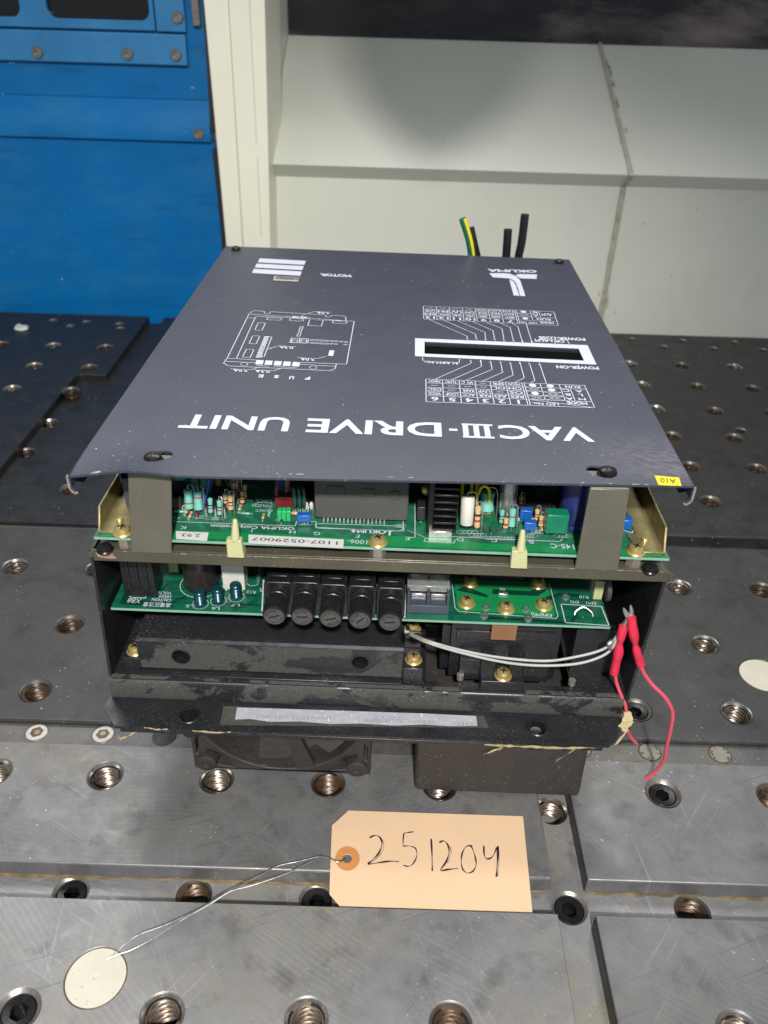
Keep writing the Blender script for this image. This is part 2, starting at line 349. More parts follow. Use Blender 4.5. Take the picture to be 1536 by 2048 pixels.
# ------------------------------------------------------------------ mesh builder
class MB:
    def __init__(s): s.v = []; s.f = []; s.mi = []
    def add(s, vs, fs, m=0):
        b = len(s.v); s.v += [Vector(x) for x in vs]
        s.f += [tuple(b+i for i in f) for f in fs]; s.mi += [m]*len(fs); return s
    def box(s, x0, x1, y0, y1, z0, z1, m=0):
        vs = [(x, y, z) for z in (z0, z1) for y in (y0, y1) for x in (x0, x1)]
        return s.add(vs, [(0, 2, 3, 1), (4, 5, 7, 6), (0, 1, 5, 4), (2, 6, 7, 3), (0, 4, 6, 2), (1, 3, 7, 5)], m)
    def hexa(s, bot, top, m=0):
        vs = list(bot)+list(top); n = len(bot)
        fs = [tuple(reversed(range(n))), tuple(range(n, 2*n))]
        fs += [(i, (i+1) % n, n+(i+1) % n, n+i) for i in range(n)]
        return s.add(vs, fs, m)
    def prism(s, poly, a0, a1, axis='z', m=0):
        def P(p, a):
            return (p[0], p[1], a) if axis == 'z' else ((a, p[0], p[1]) if axis == 'x' else (p[0], a, p[1]))
        ar = sum(poly[i][0]*poly[(i+1) % len(poly)][1]-poly[(i+1) % len(poly)][0]*poly[i][1] for i in range(len(poly)))
        if (ar < 0) != (axis == 'y'): poly = poly[::-1]
        lo, hi = (a0, a1) if a0 < a1 else (a1, a0)
        return s.hexa([P(p, lo) for p in poly], [P(p, hi) for p in poly], m) if axis != 'y' else s.hexa([P(p, lo) for p in poly], [P(p, hi) for p in poly], m)
    def lathe(s, prof, o, d=(0, 0, 1), seg=20, m=0, cap=True, helix=None):
        d = Vector(d).normalized(); a = d.orthogonal().normalized(); b = d.cross(a); o = Vector(o)
        if abs(d.z) > 0.99: a = Vector((1, 0, 0)); b = d.cross(a)
        vs = []; fs = []
        for r, t in prof:
            for i in range(seg):
                th = 2*math.pi*i/seg; vs.append(o+d*t+(a*math.cos(th)+b*math.sin(th))*r)
        for k in range(len(prof)-1):
            for i in range(seg):
                j = (i+1) % seg
                fs.append((k*seg+i, k*seg+j, (k+1)*seg+j, (k+1)*seg+i))
        if cap:
            if prof[0][0] > 1e-6: fs.append(tuple(reversed(range(seg))))
            if prof[-1][0] > 1e-6: fs.append(tuple((len(prof)-1)*seg+i for i in range(seg)))
        return s.add(vs, fs, m)
    def cyl(s, o, d, r, L, seg=16, m=0, r1=None):
        return s.lathe([(r, 0), (r if r1 is None else r1, L)], o, d, seg, m)
    def tube(s, pts, r, seg=8, m=0, sub=4, cap=True):
        P = [Vector(p) for p in pts]
        if sub > 1 and len(P) > 2:
            Q = []
            for i in range(len(P)-1):
                p0 = P[max(i-1, 0)]; p1 = P[i]; p2 = P[i+1]; p3 = P[min(i+2, len(P)-1)]
                for k in range(sub):
                    t = k/sub
                    Q.append(0.5*((2*p1)+(p2-p0)*t+(2*p0-5*p1+4*p2-p3)*t*t+(3*p1-p0-3*p2+p3)*t**3))
            Q.append(P[-1]); P = Q
        rs = r if isinstance(r, (list, tuple)) else None
        vs = []; fs = []; up = None
        for i, p in enumerate(P):
            tg = (P[min(i+1, len(P)-1)]-P[max(i-1, 0)]).normalized()
            if up is None: up = tg.orthogonal().normalized()
            up = (up-tg*up.dot(tg)).normalized(); bb = tg.cross(up)
            if rs:
                q = i/(len(P)-1)*(len(rs)-1); k = min(int(q), len(rs)-2); rr = rs[k]+(rs[k+1]-rs[k])*(q-k)
            else: rr = r
            for j in range(seg):
                th = 2*math.pi*j/seg; vs.append(p+(up*math.cos(th)+bb*math.sin(th))*rr)
        for i in range(len(P)-1):
            for j in range(seg):
                k = (j+1) % seg
                fs.append((i*seg+j, i*seg+k, (i+1)*seg+k, (i+1)*seg+j))
        if cap:
            fs.append(tuple(reversed(range(seg)))); fs.append(tuple((len(P)-1)*seg+j for j in range(seg)))
        return s.add(vs, fs, m)
    def strip(s, a, b, wd, m=0, nrm=Vector((0, 0, 1))):
        a = Vector(a); b = Vector(b); d = (b-a)
        if d.length < 1e-6: return s
        d.normalize(); n = nrm.cross(d).normalized()*wd/2; e = d*wd*0.4
        return s.add([a-e-n, b+e-n, b+e+n, a-e+n], [(0, 1, 2, 3)], m)
    def build(s, name, mats, parent=None, loc=None, bevel=0, ang=0.6, seg=2, org=None, smooth=True):
        me = bpy.data.meshes.new(name)
        o0 = Vector(org) if org is not None else Vector((0, 0, 0))
        me.from_pydata([tuple((v-o0)*S) for v in s.v], [], s.f)
        mats = mats if isinstance(mats, (list, tuple)) else [mats]
        for m in mats: me.materials.append(M[m] if isinstance(m, str) else m)
        for p, i in zip(me.polygons, s.mi): p.material_index = i
        zs = [v.z for v in s.v]
        if smooth and max(zs)-min(zs) > 1e-3:
            bm = bmesh.new(); bm.from_mesh(me)
            bm.normal_update()
            for f in bm.faces: f.smooth = True
            for e in bm.edges:
                if len(e.link_faces) == 2 and e.calc_face_angle(0) > ang: e.smooth = False
                elif len(e.link_faces) != 2: e.smooth = False
            bm.to_mesh(me); bm.free()
        me.update()
        o = bpy.data.objects.new(name, me); COL.objects.link(o)
        if parent is not None: o.parent = parent
        if loc is not None: o.location = Vector(loc)*S
        elif org is not None: o.location = o0*S
        if bevel:
            md = o.modifiers.new('bevel', 'BEVEL'); md.width = bevel*S; md.segments = seg
            md.limit_method = 'ANGLE'; md.angle_limit = math.radians(35)
        return o
def cut(o, mb):
    """subtract a builder's solid from an object's mesh (same local frame)"""
    c = mb.build('cutter', 'dark', None, smooth=False)
    c.matrix_world = Matrix.Identity(4)
    par = o.parent; o.parent = None; lc = o.location.copy(); o.location = (0, 0, 0)
    md = o.modifiers.new('cut', 'BOOLEAN'); md.operation = 'DIFFERENCE'; md.solver = 'EXACT'; md.object = c
    bv = [m for m in o.modifiers if m.type == 'BEVEL']
    for m in bv: m.show_viewport = False
    for q in (o, c):
        bm = bmesh.new(); bm.from_mesh(q.data); bmesh.ops.recalc_face_normals(bm, faces=bm.faces); bm.to_mesh(q.data); bm.free()
    bpy.context.view_layer.update()
    dg = bpy.context.evaluated_depsgraph_get()
    me = bpy.data.meshes.new_from_object(o.evaluated_get(dg))
    old = o.data; o.modifiers.remove(md); o.data = me; me.name = old.name; bpy.data.meshes.remove(old)
    for m in bv: m.show_viewport = True
    bpy.data.objects.remove(c)
    o.parent = par; o.location = lc
    bm = bmesh.new(); bm.from_mesh(me)
    for f in bm.faces: f.smooth = True
    for e in bm.edges:
        e.smooth = not (len(e.link_faces) != 2 or e.calc_face_angle(0) > 0.6)
    bm.to_mesh(me); bm.free()
def empty(name, loc, rz=0):
    o = bpy.data.objects.new(name, None); COL.objects.link(o)
    o.location = Vector(loc)*S; o.rotation_euler = (0, 0, rz); o.empty_display_size = 0.05
    return o
def tag(o, label, cat, group=None):
    o['label'] = label; o['category'] = cat
    if group: o['group'] = group
    return o
def inst(src, parent, loc, rz=0, sc=None):
    o = src.copy(); COL.objects.link(o); o.parent = parent; o.location = Vector(loc)*S
    o.rotation_euler = (0, 0, rz)
    if sc: o.scale = sc
    return o
_tc = {}
def glyphs(text, bold=0.0):
    k = (text, bold)
    if k not in _tc:
        cu = bpy.data.curves.new('t', 'FONT'); cu.body = text; cu.size = 1.0; cu.resolution_u = 3; cu.offset = bold
        ob = bpy.data.objects.new('t', cu); COL.objects.link(ob)
        bpy.context.view_layer.update()
        me = bpy.data.meshes.new_from_object(ob.evaluated_get(bpy.context.evaluated_depsgraph_get()))
        vs = [v.co.copy() for v in me.vertices]; fs = [tuple(p.vertices) for p in me.polygons]
        bpy.data.objects.remove(ob); bpy.data.curves.remove(cu); bpy.data.meshes.remove(me)
        x0 = min((v.x for v in vs), default=0); x1 = max((v.x for v in vs), default=1)
        y0 = min((v.y for v in vs), default=0); y1 = max((v.y for v in vs), default=1)
        _tc[k] = (vs, fs, x0, max(x1, x0+1e-6), y0, max(y1, y0+1e-6))
    return _tc[k]
def put_text(mb, text, A, B, T, m=0, bold=0.0):
    """bounding box of the text mapped on A (bottom left), B (bottom right), T (top left)"""
    vs, fs, x0, x1, y0, y1 = glyphs(text, bold)
    A, B, T = Vector(A), Vector(B), Vector(T)
    mb.add([A+(B-A)*((v.x-x0)/(x1-x0))+(T-A)*((v.y-y0)/(y1-y0)) for v in vs], fs, m)
def put_text_h(mb, text, A, d, hgt, m=0, bold=0.0, wide=1.0, nrm=Vector((0, 0, 1)), center=False):
    """text of a given capital height running from A along d"""
    vs, fs, x0, x1, y0, y1 = glyphs(text, bold)
    k = hgt/(y1-y0); d = Vector(d).normalized(); u = nrm.cross(d).normalized()
    wd = (x1-x0)*k*wide; A = Vector(A)
    if center: A = A-d*wd/2-u*hgt/2
    put_text(mb, text, A, A+d*wd, A+u*hgt, m, bold)

# ================================================================== THE MACHINE TABLE
table = tag(empty('machine_table', (0, 600, 0)),
            'dark scratched steel machine table with slots and rows of tapped holes under the drive unit', 'machine table')
T0 = Vector((0, 600, 0))
def tb(mb, name, mat, **k):
    mb.v = [v-T0 for v in mb.v]
    return mb.build(name, mat, table, **k)
LX = lambda k: 41.0+72.7*k
LYS = [203, 275, 347.5, 420, 493, 566, 638, 710, 781, 852, 923, 995, 1065]
GZ = -13.0
holes = []     # (x, y, z, kind)
blocks = {
 'front_left': (-560, 104.5, 40, 263, 0, 'steel_a'), 'front_right': (125.6, 620, 40, 263, 0, 'steel_b'),
 'mid_left': (-560, 104.5, 284.4, 372.5, 0, 'steel_c'), 'mid_right': (125.6, 620, 284.4, 372.5, 0, 'steel_b')}
occupied = lambda x, y: (-165 < x < 165 and 350 < y < 800)
def kind(x, y):
    for (sx, sy) in ((-181, 203), (186, 347.5), (186, 420), (-323, 203)):
        if abs(x-sx) < 8 and abs(y-sy) < 8: return 'socket'
    return 'tap'
for k in range(-7, 9):
    x = LX(k)
    for y in LYS:
        if y == 275: continue
        if y in (203, 347.5, 420, 493, 566) and not (occupied(x, y) and y > 400):
            if abs(x-115) < 25 and y < 380: continue
            if abs(x) > 480: continue
            holes.append((x, y, 0, kind(x, y)))
        elif y >= 710 and x > 250 and x < 590:
            if y == 1065 and False: continue
            holes.append((x, y, 0, 'tap'))
for y in (923, 995, 1065):
    for x in (LX(-6), LX(-7), LX(-8)): holes.append((x, y, 0, 'tap'))
holes += [(-324, 709, -9, 'tap'), (-398, 781, -9, 'tap'), (-398, 852, -9, 'tap')]
for x, kd in ((-177, 'socket'), (-105, 'tap'), (-33, 'socket'), (187, 'tap'), (332, 'socket'), (-250, 'tap'), (259, 'tap')):
    holes.append((x, 274.5, GZ, kd))
holes += [(115, 274.5, GZ, 'socket'), (114.5, 341, GZ, 'tap')]
small = [(x, 1131, 0) for x in (397, 469, 325, 541)] + [(419, 872, 0), (-402, 1154, 0), (-452, 1158, 0), (-502, 1160, 0), (-395, 1137, 0), (-469, 1139, 0), (508, 1158, 0), (432, 1158, 0), (356, 1158, 0)]
def cutters(x0, x1, y0, y1):
    c = MB(); n = 0
    for (x, y, z, kd) in holes:
        if z == GZ: continue
        if x0-12 < x < x1+12 and y0-12 < y < y1+12: c.cyl((x, y, -30), (0, 0, 1), 11, 45, 28); n += 1
    for (x, y, z) in small:
        if x0 < x < x1 and y0 < y < y1: c.cyl((x, y, -12), (0, 0, 1), 6.5, 30, 20); n += 1
    for (x, y, r) in ((-143.3, 220.3, 15.8), (293, 460, 17.5)):
        if x0 < x < x1 and y0 < y < y1: c.cyl((x, y, -8), (0, 0, 1), r, 20, 40); n += 1
    return c if n else None
def shift(c):
    c.v = [v-T0 for v in c.v]; return c
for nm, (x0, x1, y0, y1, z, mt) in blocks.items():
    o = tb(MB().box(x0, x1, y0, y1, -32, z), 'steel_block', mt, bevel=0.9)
    c = cutters(x0, x1, y0, y1)
    if c: cut(o, shift(c))
# tan dirt gathered along the foot of the slot walls
rd = MB(); rr = random.Random(5)
for xa_, xb_ in ((-560, 104), (126.5, 620)):
    x = xa_; h0_ = .9; w0_ = .8
    while x < xb_:
        x2 = min(xb_, x+rr.uniform(3, 9)); h1_ = rr.uniform(.15, 1.7); w1_ = rr.uniform(.3, 2.2)
        rd.add([(x, 284.38, GZ+h0_), (x, 284.38-w0_, GZ+.05), (x2, 284.38-w1_, GZ+.05), (x2, 284.38, GZ+h1_)], [(0, 1, 2, 3)]); x, h0_, w0_ = x2, h1_, w1_
    tb(rd, 'rust_line', 'rustdirt'); rd = MB()
# bright worn arrises on the slot edges and an oily dark sheet painting shade on the long slot's side wall
for xa_, xb_, ye in ((-560, 103.6, 284.4), (126.6, 620, 284.4), (-560, 104, 392.5), (104, 620, 392.5), (-160, 620, 646)):
    ew = MB(); x = xa_; a0_ = 1.0
    while x < xb_:
        x2 = min(xb_, x+rr.uniform(4, 14)); a1_ = rr.uniform(.75, 1.35)
        ew.add([(x, ye-.06, -a0_-.1), (x2, ye-.06, -a1_-.1), (x2, ye+a1_, .05), (x, ye+a0_, .05)], [(0, 1, 2, 3)]); x, a0_ = x2, a1_
    tb(ew, 'worn_edge', 'rim')
tb(MB().box(125.2, 125.5, 60, 262, GZ+.1, -1.6), 'oily_wall_shade', 'oilshade'); tb(MB().box(125.2, 125.5, 285.5, 372, GZ+.1, -1.6), 'oily_wall_shade', 'oilshade')
# main block behind the second slot and the rear plates
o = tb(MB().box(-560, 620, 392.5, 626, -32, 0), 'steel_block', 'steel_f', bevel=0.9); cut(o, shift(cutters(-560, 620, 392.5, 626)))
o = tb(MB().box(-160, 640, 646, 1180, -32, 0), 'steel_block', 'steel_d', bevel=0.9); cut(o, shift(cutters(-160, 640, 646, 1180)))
pl = [(-700, 646.5), (-404, 646.5), (-404, 958)]
pl += [(-404+ (1-math.cos(a))*9, 964+math.sin(a)*9) for a in (0.0, 0.5, 1.0, 1.57)]
pl += [(-367, 973), (-367, 1190), (-700, 1190)]
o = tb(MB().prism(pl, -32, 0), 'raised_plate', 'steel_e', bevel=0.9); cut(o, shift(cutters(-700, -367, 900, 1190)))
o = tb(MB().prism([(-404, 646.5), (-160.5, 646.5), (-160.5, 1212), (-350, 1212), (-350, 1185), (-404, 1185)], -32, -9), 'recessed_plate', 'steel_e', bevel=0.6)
c = MB()
for (x, y, z, kd) in holes:
    if z == -9: c.cyl((x, y, -31), (0, 0, 1), 11, 40, 28)
cut(o, shift(c))
for q in ((-560, 103.9, 263.2, 284.2, GZ), (126.2, 620, 263.2, 284.2, GZ), (104, 126.1, 40, 373, GZ), (-560, 103.9, 372.7, 392.3, -4), (126.2, 620, 372.7, 392.3, -4), (104, 126.1, 373.1, 392.3, -4), (-700, 640, 626.2, 646.3, GZ)):
    o = tb(MB().box(q[0], q[1], q[2], q[3], -32.5, q[4]), 'slot_floor', 'groove2' if q[4] == -4 or q[2] > 600 else 'groove')
    c = MB()
    for (x, y, z, kd) in holes:
        if z == GZ and q[0] < x < q[1] and q[2]-5 < y < q[3]+5: c.cyl((x, y, -30), (0, 0, 1), 10.7, 30, 28)
    if c.v: cut(o, shift(c))
tb(MB().box(-720, 660, 20, 1178, -90, -33.2), 'bed', 'steel_e')

# tapped holes, grub screws, plugs
def thread_mesh(rtop, rin, depth, pitch, seg=32):
    mb = MB()
    mb.lathe([(rtop, -0.02), (rtop-0.5, -0.25), (rin+0.55, -1.9)], (0, 0, 0), seg=seg, m=1, cap=False)
    vs = []; fs = []; n = int(depth/pitch)*6
    for k in range(n+1):
        for i in range(seg):
            z = -1.9-depth*k/n
            ph = ((z/pitch)-(i/seg)) % 1.0
            r = rin+0.55-1.7*(1-abs(2*ph-1))
            if k == 0: r = rin+0.55
            th = 2*math.pi*i/seg; vs.append((r*math.cos(th), r*math.sin(th), z))
    for k in range(n):
        for i in range(seg):
            j = (i+1) % seg
            fs.append((k*seg+i, (k+1)*seg+i, (k+1)*seg+j, k*seg+j))
    fs.append(tuple(n*seg+i for i in range(seg)))
    mb.add(vs, fs, 0); k0 = len(mb.mi)-len(fs)
    for q, f in enumerate(fs):
        rm = sum(math.hypot(vs[i][0], vs[i][1]) for i in f)/len(f)
        if rm > rin-0.15: mb.mi[k0+q] = 2  # valley faces darkened: shade painted into the oily thread
    mb.mi[-1] = 2
    return mb
proto_tap = thread_mesh(11.0, 8.9, 22.4, 2.6).build('tapped_hole', ['thread', 'rim', 'oilshade'], table, ang=0.5)
def socket_mesh():
    mb = MB()
    mb.lathe([(11.0, -0.02), (10.0, -0.6), (8.9, -1.5), (8.8, -3)], (0, 0, 0), seg=32, m=1, cap=False)
    hx = [(4.9*math.cos(math.pi/3*i+0.3), 4.9*math.sin(math.pi/3*i+0.3)) for i in range(6)]
    n = 30; out = []; ins = []
    for i in range(n):
        th = 2*math.pi*i/n; out.append((9.0*math.cos(th), 9.0*math.sin(th), -3.0))
    mid = [(8.0*math.cos(2*math.pi*i/n), 8.0*math.sin(2*math.pi*i/n), -1.7) for i in range(n)]
    hr = []
    for i in range(n):
        th = 2*math.pi*i/n; a = (th-0.3) % (math.pi/3)-math.pi/6
        r = 4.9*math.cos(math.pi/6)/math.cos(a); hr.append((r*math.cos(th), r*math.sin(th)))
    top = [(x, y, -2.1) for x, y in hr]; bot = [(x, y, -8.5) for x, y in hr]
    vs = out+mid+top+bot; fs = []
    for k in range(3):
        for i in range(n):
            j = (i+1) % n; fs.append((k*n+i, k*n+j, (k+1)*n+j, (k+1)*n+i))
    fs.append(tuple(3*n+i for i in range(n)))
    mb.add(vs, fs, 0); return mb
proto_soc = socket_mesh().build('grub_screw', ['screwblk', 'screwring'], table, ang=0.5)
proto_oily = thread_mesh(11.0, 8.9, 22.4, 2.6).build('tapped_hole', ['threadoily', 'rimoily', 'oilshade'], table, ang=0.5)
firsts = {'oily': proto_oily, 'tap': proto_tap, 'socket': proto_soc}; used = set()
for (x, y, z, kd) in holes:
    if kd == 'tap' and (random.random() < .35 or (y > 600 and random.random() < .6)): kd = 'oily'
    p = firsts[kd]; loc = (x, y-600, z)
    rz = random.uniform(0, 6)
    if kd not in used: p.location = Vector(loc)*S; used.add(kd)
    else: inst(p, table, loc, rz)
sm = MB(); sm.lathe([(6.5, -0.02), (5.6, -0.9), (5.4, -9)], (0, 0, 0), seg=20, m=0, cap=False); sm.lathe([(5.3, -9), (0, -9)], (0, 0, 0), seg=20, m=1, cap=False)
sm.lathe([(4.9, -3.2), (3.2, -2.6), (2.4, -2.6), (2.4, -5)], (0, 0, 0), seg=20, m=1, cap=False)
so = None
for (x, y, z) in small:
    if so is None: so = sm.build('cap_screw', ['rim', 'screwblk'], table, loc=(x, y-600, z))
    else: inst(so, table, (x, y-600, z))
# small sealed screws in the second slot
def sealed(hex_):
    mb = MB()
    mb.lathe([(8.0, 0.02), (7.6, 0.3), (7.0, 0.45)], (0, 0, 0), seg=28, m=1, cap=False)
    mb.lathe([(7.0, 0.45), (5, 0.55), (0, 0.5)], (0, 0, 0), seg=28, m=0, cap=False)
    if hex_:
        hx = [(4.6*(0.9+.2*random.random())*math.cos(math.pi/3*i+.4), 4.6*(0.9+.2*random.random())*math.sin(math.pi/3*i+.4), .62) for i in range(6)]
        mb.add(hx, [tuple(range(6))], 2)
        mb.add([(x*.45+.5, y*.45, .66) for x, y, z in hx], [tuple(range(6))], 1)
    else:
        for k in range(9):
            th_ = random.uniform(0, 6.28); cx_, cy_ = 5.8*math.cos(th_), 5.8*math.sin(th_)
            mb.add([(cx_+random.uniform(.5, 1.6)*math.cos(q*1.05), cy_+random.uniform(.4, 1.2)*math.sin(q*1.05), .64) for q in range(6)], [tuple(range(6))], 1)
    return mb
a = sealed(True).build('sealed_screw', ['ringseal', 'screwring', 'rustoil'], table, loc=(-236.5, 384.5-600, -4))
inst(a, table, (-190.5, 384.8-600, -4), 1.9)
b = sealed(False).build('sealed_screw', ['whiteseal', 'rustoil'], table, loc=(188, 384.5-600, -4))
inst(b, table, (236.5, 384.5-600, -4), 2.2); inst(b, table, (140, 385-600, -4), 1.2)
db = MB().cyl((0, 0, 0), (0, 0, 1), 8.4, 0.5, 24).build('cap_screw', 'screwblk', table, loc=(-148, 385-600, -4))
for (x, y, r) in ((-143.3, 220.3, 15.3), (293, 460, 17.0)):
    MB().lathe([(r+0.45, -3), (r+0.45, -0.7), (r, -0.5)], (0, 0, 0), seg=40, m=1, cap=False).lathe([(r, -0.5), (r*0.5, -0.35), (1.4, -0.3), (1.0, -0.7), (0, -0.7)], (0, 0, 0), seg=40, m=0, cap=False).build(
        'plastic_plug', ['nylon', 'rustoil'], table, loc=(x, y-600, 0))

# ================================================================== BACKGROUND OF THE ENCLOSURE
# blue door
D0 = 1238.0
door = tag(empty('machine_door', (-520, D0, -60)), 'blue painted machine door with dark window cut-outs behind the table at left', 'machine door')
DO = Vector((-520, D0, -60))
def dpart(mb, name, mat, parent=door, **k):
    mb.v = [v-DO for v in mb.v]; return mb.build(name, mat, parent, **k)
def X(px, py, Y=D0): return WY(px, py, Y).x
def Z(px, py, Y=D0): return WY(px, py, Y).z
xr = X(436, 400)
dpart(MB().box(-900, xr, D0, D0+30, -60, Z(215, 278)), 'lower_panel', 'bluepaint')
z1, z2, z3, z4 = Z(215, 277), Z(215, 250), Z(215, 212), Z(215, 195)
xr2 = X(424, 270)
dpart(MB().prism([(D0-9, z1), (D0+28, z1), (D0+28, z4), (D0+6, z4), (D0+2, z3), (D0-9, z2)], -900, xr2, 'x'), 'rail', 'bluepaint', bevel=1.5)
zt = Z(215, -120)
dpart(MB().box(-900, X(412, 130), D0+5, D0+30, z4+0.2, zt), 'upper_panel', 'bluepaint')
zb0, zb1 = Z(180, 125), Z(180, 63)
dpart(MB().box(-900, X(374, 95), D0-6, D0+4.8, zb0, zb1), 'clamp_strip', 'bluelight', bevel=1.2)
dpart(MB().box(X(312, 30), X(371, 30), D0-5, D0+4.8, zb1+2.5, zt), 'side_plate', 'bluelight', bevel=1.2)
# window frame with openings
wf = MB().box(-900, X(309, 30), D0-3, D0+4.6, zb1+3, zt)
wo = dpart(wf, 'window_frame', 'bluelight', bevel=0.8)
cc = MB()
def rrect(x0, x1, z0, z1, r):
    pts = []
    for cx, cz, a0 in ((x1-r, z1-r, 0), (x0+r, z1-r, 90), (x0+r, z0+r, 180), (x1-r, z0+r, 270)):
        for k in range(5):
            a = math.radians(a0+22.5*k); pts.append((cx+r*math.cos(a), cz+r*math.sin(a)))
    return pts
for a, b_ in ((X(95, 20), X(299, 20)), (X(-160, 20), X(42, 20))):
    cc.prism(rrect(a, b_, Z(180, 38), zt+200, 12), D0-20, D0+20, 'y')
cc.v = [v-DO for v in cc.v]; cut(wo, cc)
dpart(MB().box(-900, X(306, 20), D0+4.7, D0+4.9, zb1+6, zt), 'window_pane', 'glass')
bm_ = None
for (px, py, yy) in ((75, 105, D0-6), (255, 108, D0-6), (352, 110, D0-6), (355, 35, D0-5), (397, 268, D0-9)):
    p = WY(px, py, yy)-DO
    mb = MB().lathe([(7.5, 0), (7.5, 1.5), (6.5, 3), (3.4, 3), (3.4, 1)], (0, 0, 0), (0, -1, 0), 18)
    if bm_ is None: bm_ = mb.build('bolt', 'screwring', door, loc=p)
    else: inst(bm_, door, p)
mb = MB()
mb.hexa([WY(424, 300, D0-4), WY(431, 300, D0-4), WY(460, 560, D0-4), WY(453, 560, D0-4)][::-1], [WY(424, 300, D0-4)+Vector((0, 14, 0)), WY(431, 300, D0-4)+Vector((0, 14, 0)), WY(460, 560, D0-4)+Vector((0, 14, 0)), WY(453, 560, D0-4)+Vector((0, 14, 0))][::-1])
mb.hexa([WY(402, -60, D0-4), WY(409, -60, D0-4), WY(428, 268, D0-4), WY(421, 268, D0-4)][::-1], [q+Vector((0, 14, 0)) for q in (WY(402, -60, D0-4), WY(409, -60, D0-4), WY(428, 268, D0-4), WY(421, 268, D0-4))][::-1])
dpart(mb, 'rubber_seal', 'rubber')
dpart(MB().box(X(385, 20), X(400, 20), D0-6, D0+6, Z(390, 52), zt), 'latch', 'screwring', bevel=1)

# cream column
CY = 1185.0
colm = tag(empty('cream_column', (-220, CY, -60)), 'tall cream painted steel column between the blue door and the pale panels', 'column')
CO = Vector((-220, CY, -60))
def cpart(mb, name, mat, **k):
    mb.v = [v-CO for v in mb.v]; return mb.build(name, mat, colm, **k)
zt2 = Z(470, -150, CY)
def cx(py, pa, pb):    # x on the column front, lines given by pixel at y=0 and y=490
    return WY(pa+(pb-pa)*py/490.0, py, CY)
def column_slab(pa0, pb0, pa1, pb1, yo, dep):
    f = [cx(-150, pa0, pb0), cx(-150, pa1, pb1), cx(720, pa1, pb1), cx(720, pa0, pb0)]
    f = [v+Vector((0, yo, 0)) for v in f]
    b = [v+Vector((0, dep, 0)) for v in f]
    return [f[3], f[2], b[2], b[3]], [f[0], f[1], b[1], b[0]]
mb = MB(); bt, tp = column_slab(407, 452, 455.5, 485, 0, 150); mb.hexa(bt, tp)
bt, tp = column_slab(456.5, 486, 529, 541, 0.5, 150); mb.hexa(bt, tp)
cpart(mb, 'post', 'cream', bevel=1.5)
mb = MB(); bt, tp = column_slab(455, 484.5, 457, 486.5, 3, 140); mb.hexa(bt, tp); cpart(mb, 'seam', 'caulk')
mb = MB()
for (ya, yb) in ((-60, 286), (312, 470)):
    A = cx(ya, 498.5, 523.5); B = cx(yb, 498.5, 523.5)
    mb.tube([A+Vector((0, -0.1, 0)), B+Vector((0, -0.1, 0))], 1.1, 6, sub=1)
cpart(mb, 'slot_edge', 'panel')

# pale sloping panels at right
YL = 1262.0
ztop = WY(860, 348, YL)
pz1 = WY(860, 362, YL).z; pz2 = WY(860, 338, YL-34).z
YS = 1565.0; pz3 = WY(860, 79, YS).z
prof_ = [(YL, -70), (YL, pz1), (YL-34, pz2), (YS, pz3)]
def profile_panel(x0, x1, dy=0.0):
    mb = MB(); th = 8
    p = [(y+dy, z) for y, z in prof_]
    q = [(p[0][0]+th, p[0][1]), (p[1][0]+th, p[1][1]-2), (p[2][0]+th+6, p[2][1]-5), (p[3][0], p[3][1]-th)]
    poly = p+q[::-1]
    mb.prism(poly, x0, x1, 'x'); return mb
xa = WY(541, 420, YL).x; xs = WY(1236, 420, YL).x
pw = tag(empty('sloping_panel', (xa, YL, -70)), 'pale grey sheet metal panel with a fold and soft shadows, behind the upright cables', 'wall panel')
PO = Vector((xa, YL, -70))
mb = profile_panel(xa, xs-2); mb.v = [v-PO for v in mb.v]; mb.build('folded_sheet', 'panel', pw)
mb = MB()   # cheek between column and panel
mb.box(xa-6, xa-1, CY+152, YS+10, -70, pz3+260); mb.v = [v-PO for v in mb.v]; mb.build('cheek', 'panel', pw)
def on_slope(k): return (YL-34+(YS-YL+34)*k, pz2+(pz3-pz2)*k)
mb = MB(); pth = [Vector((xs+1, y, z)) for y, z in [(YL-.5, -60), (YL-1, 0), (YL, 40), (YL-1, 80), (YL-.5, pz1), (YL-34, pz2)]+[(on_slope(k)[0], on_slope(k)[1]+.8) for k in (.1, .25, .45, .7, 1.0)]]
mb.tube(pth, [3.3, 3.7, 3.1, 3.5, 3.2, 4.6, 3.4, 3.8, 3.2, 3.6, 3.2], 10, sub=1)
mb.box(xs-5, xs+7, YL+.2, YL+7, -68, pz1-1)
for i in range(12):
    k = random.random(); zz = -55+k*(pz1+55)
    c0 = Vector((xs+random.uniform(-6, 9), YL-2, zz)); L = random.uniform(4, 22)
    mb.tube([c0, c0+Vector((random.uniform(-1.5, 1.5), -0.6, L*0.5)), c0+Vector((random.uniform(-1, 1), 0, L))], [0.4, 0.9, 0.3], 5, sub=2)
for i in range(16):
    k = random.random(); yy, zz = on_slope(k*.9)
    c0 = Vector((xs+random.uniform(-3, 10), yy, zz+1)); L = random.uniform(6, 30)
    mb.tube([c0, c0+Vector((0, L, L*(pz3-pz2)/(YS-YL+34)))], 1.1, 5, sub=1)
mb.v = [v-PO for v in mb.v]; mb.build('caulk_bead', 'caulk', pw)
p2 = tag(empty('sloping_panel', (xs+4, YL, -70)), 'shaded grey sheet metal panel at the right edge beyond the caulked seam', 'wall panel')
P2 = Vector((xs+4, YL, -70))
mb = profile_panel(xs+4, 1100, 3.0); mb.v = [v-P2 for v in mb.v]; mb.build('folded_sheet', 'panel', p2)
gl = tag(MB().box(xa-8, 1200, 0, 20, 0, 420).build('smoked_window', 'smoke', None, loc=(0, YS+4, pz3-2)),
         'long black smoked window above the sloping panels with brownish smudges', 'window')

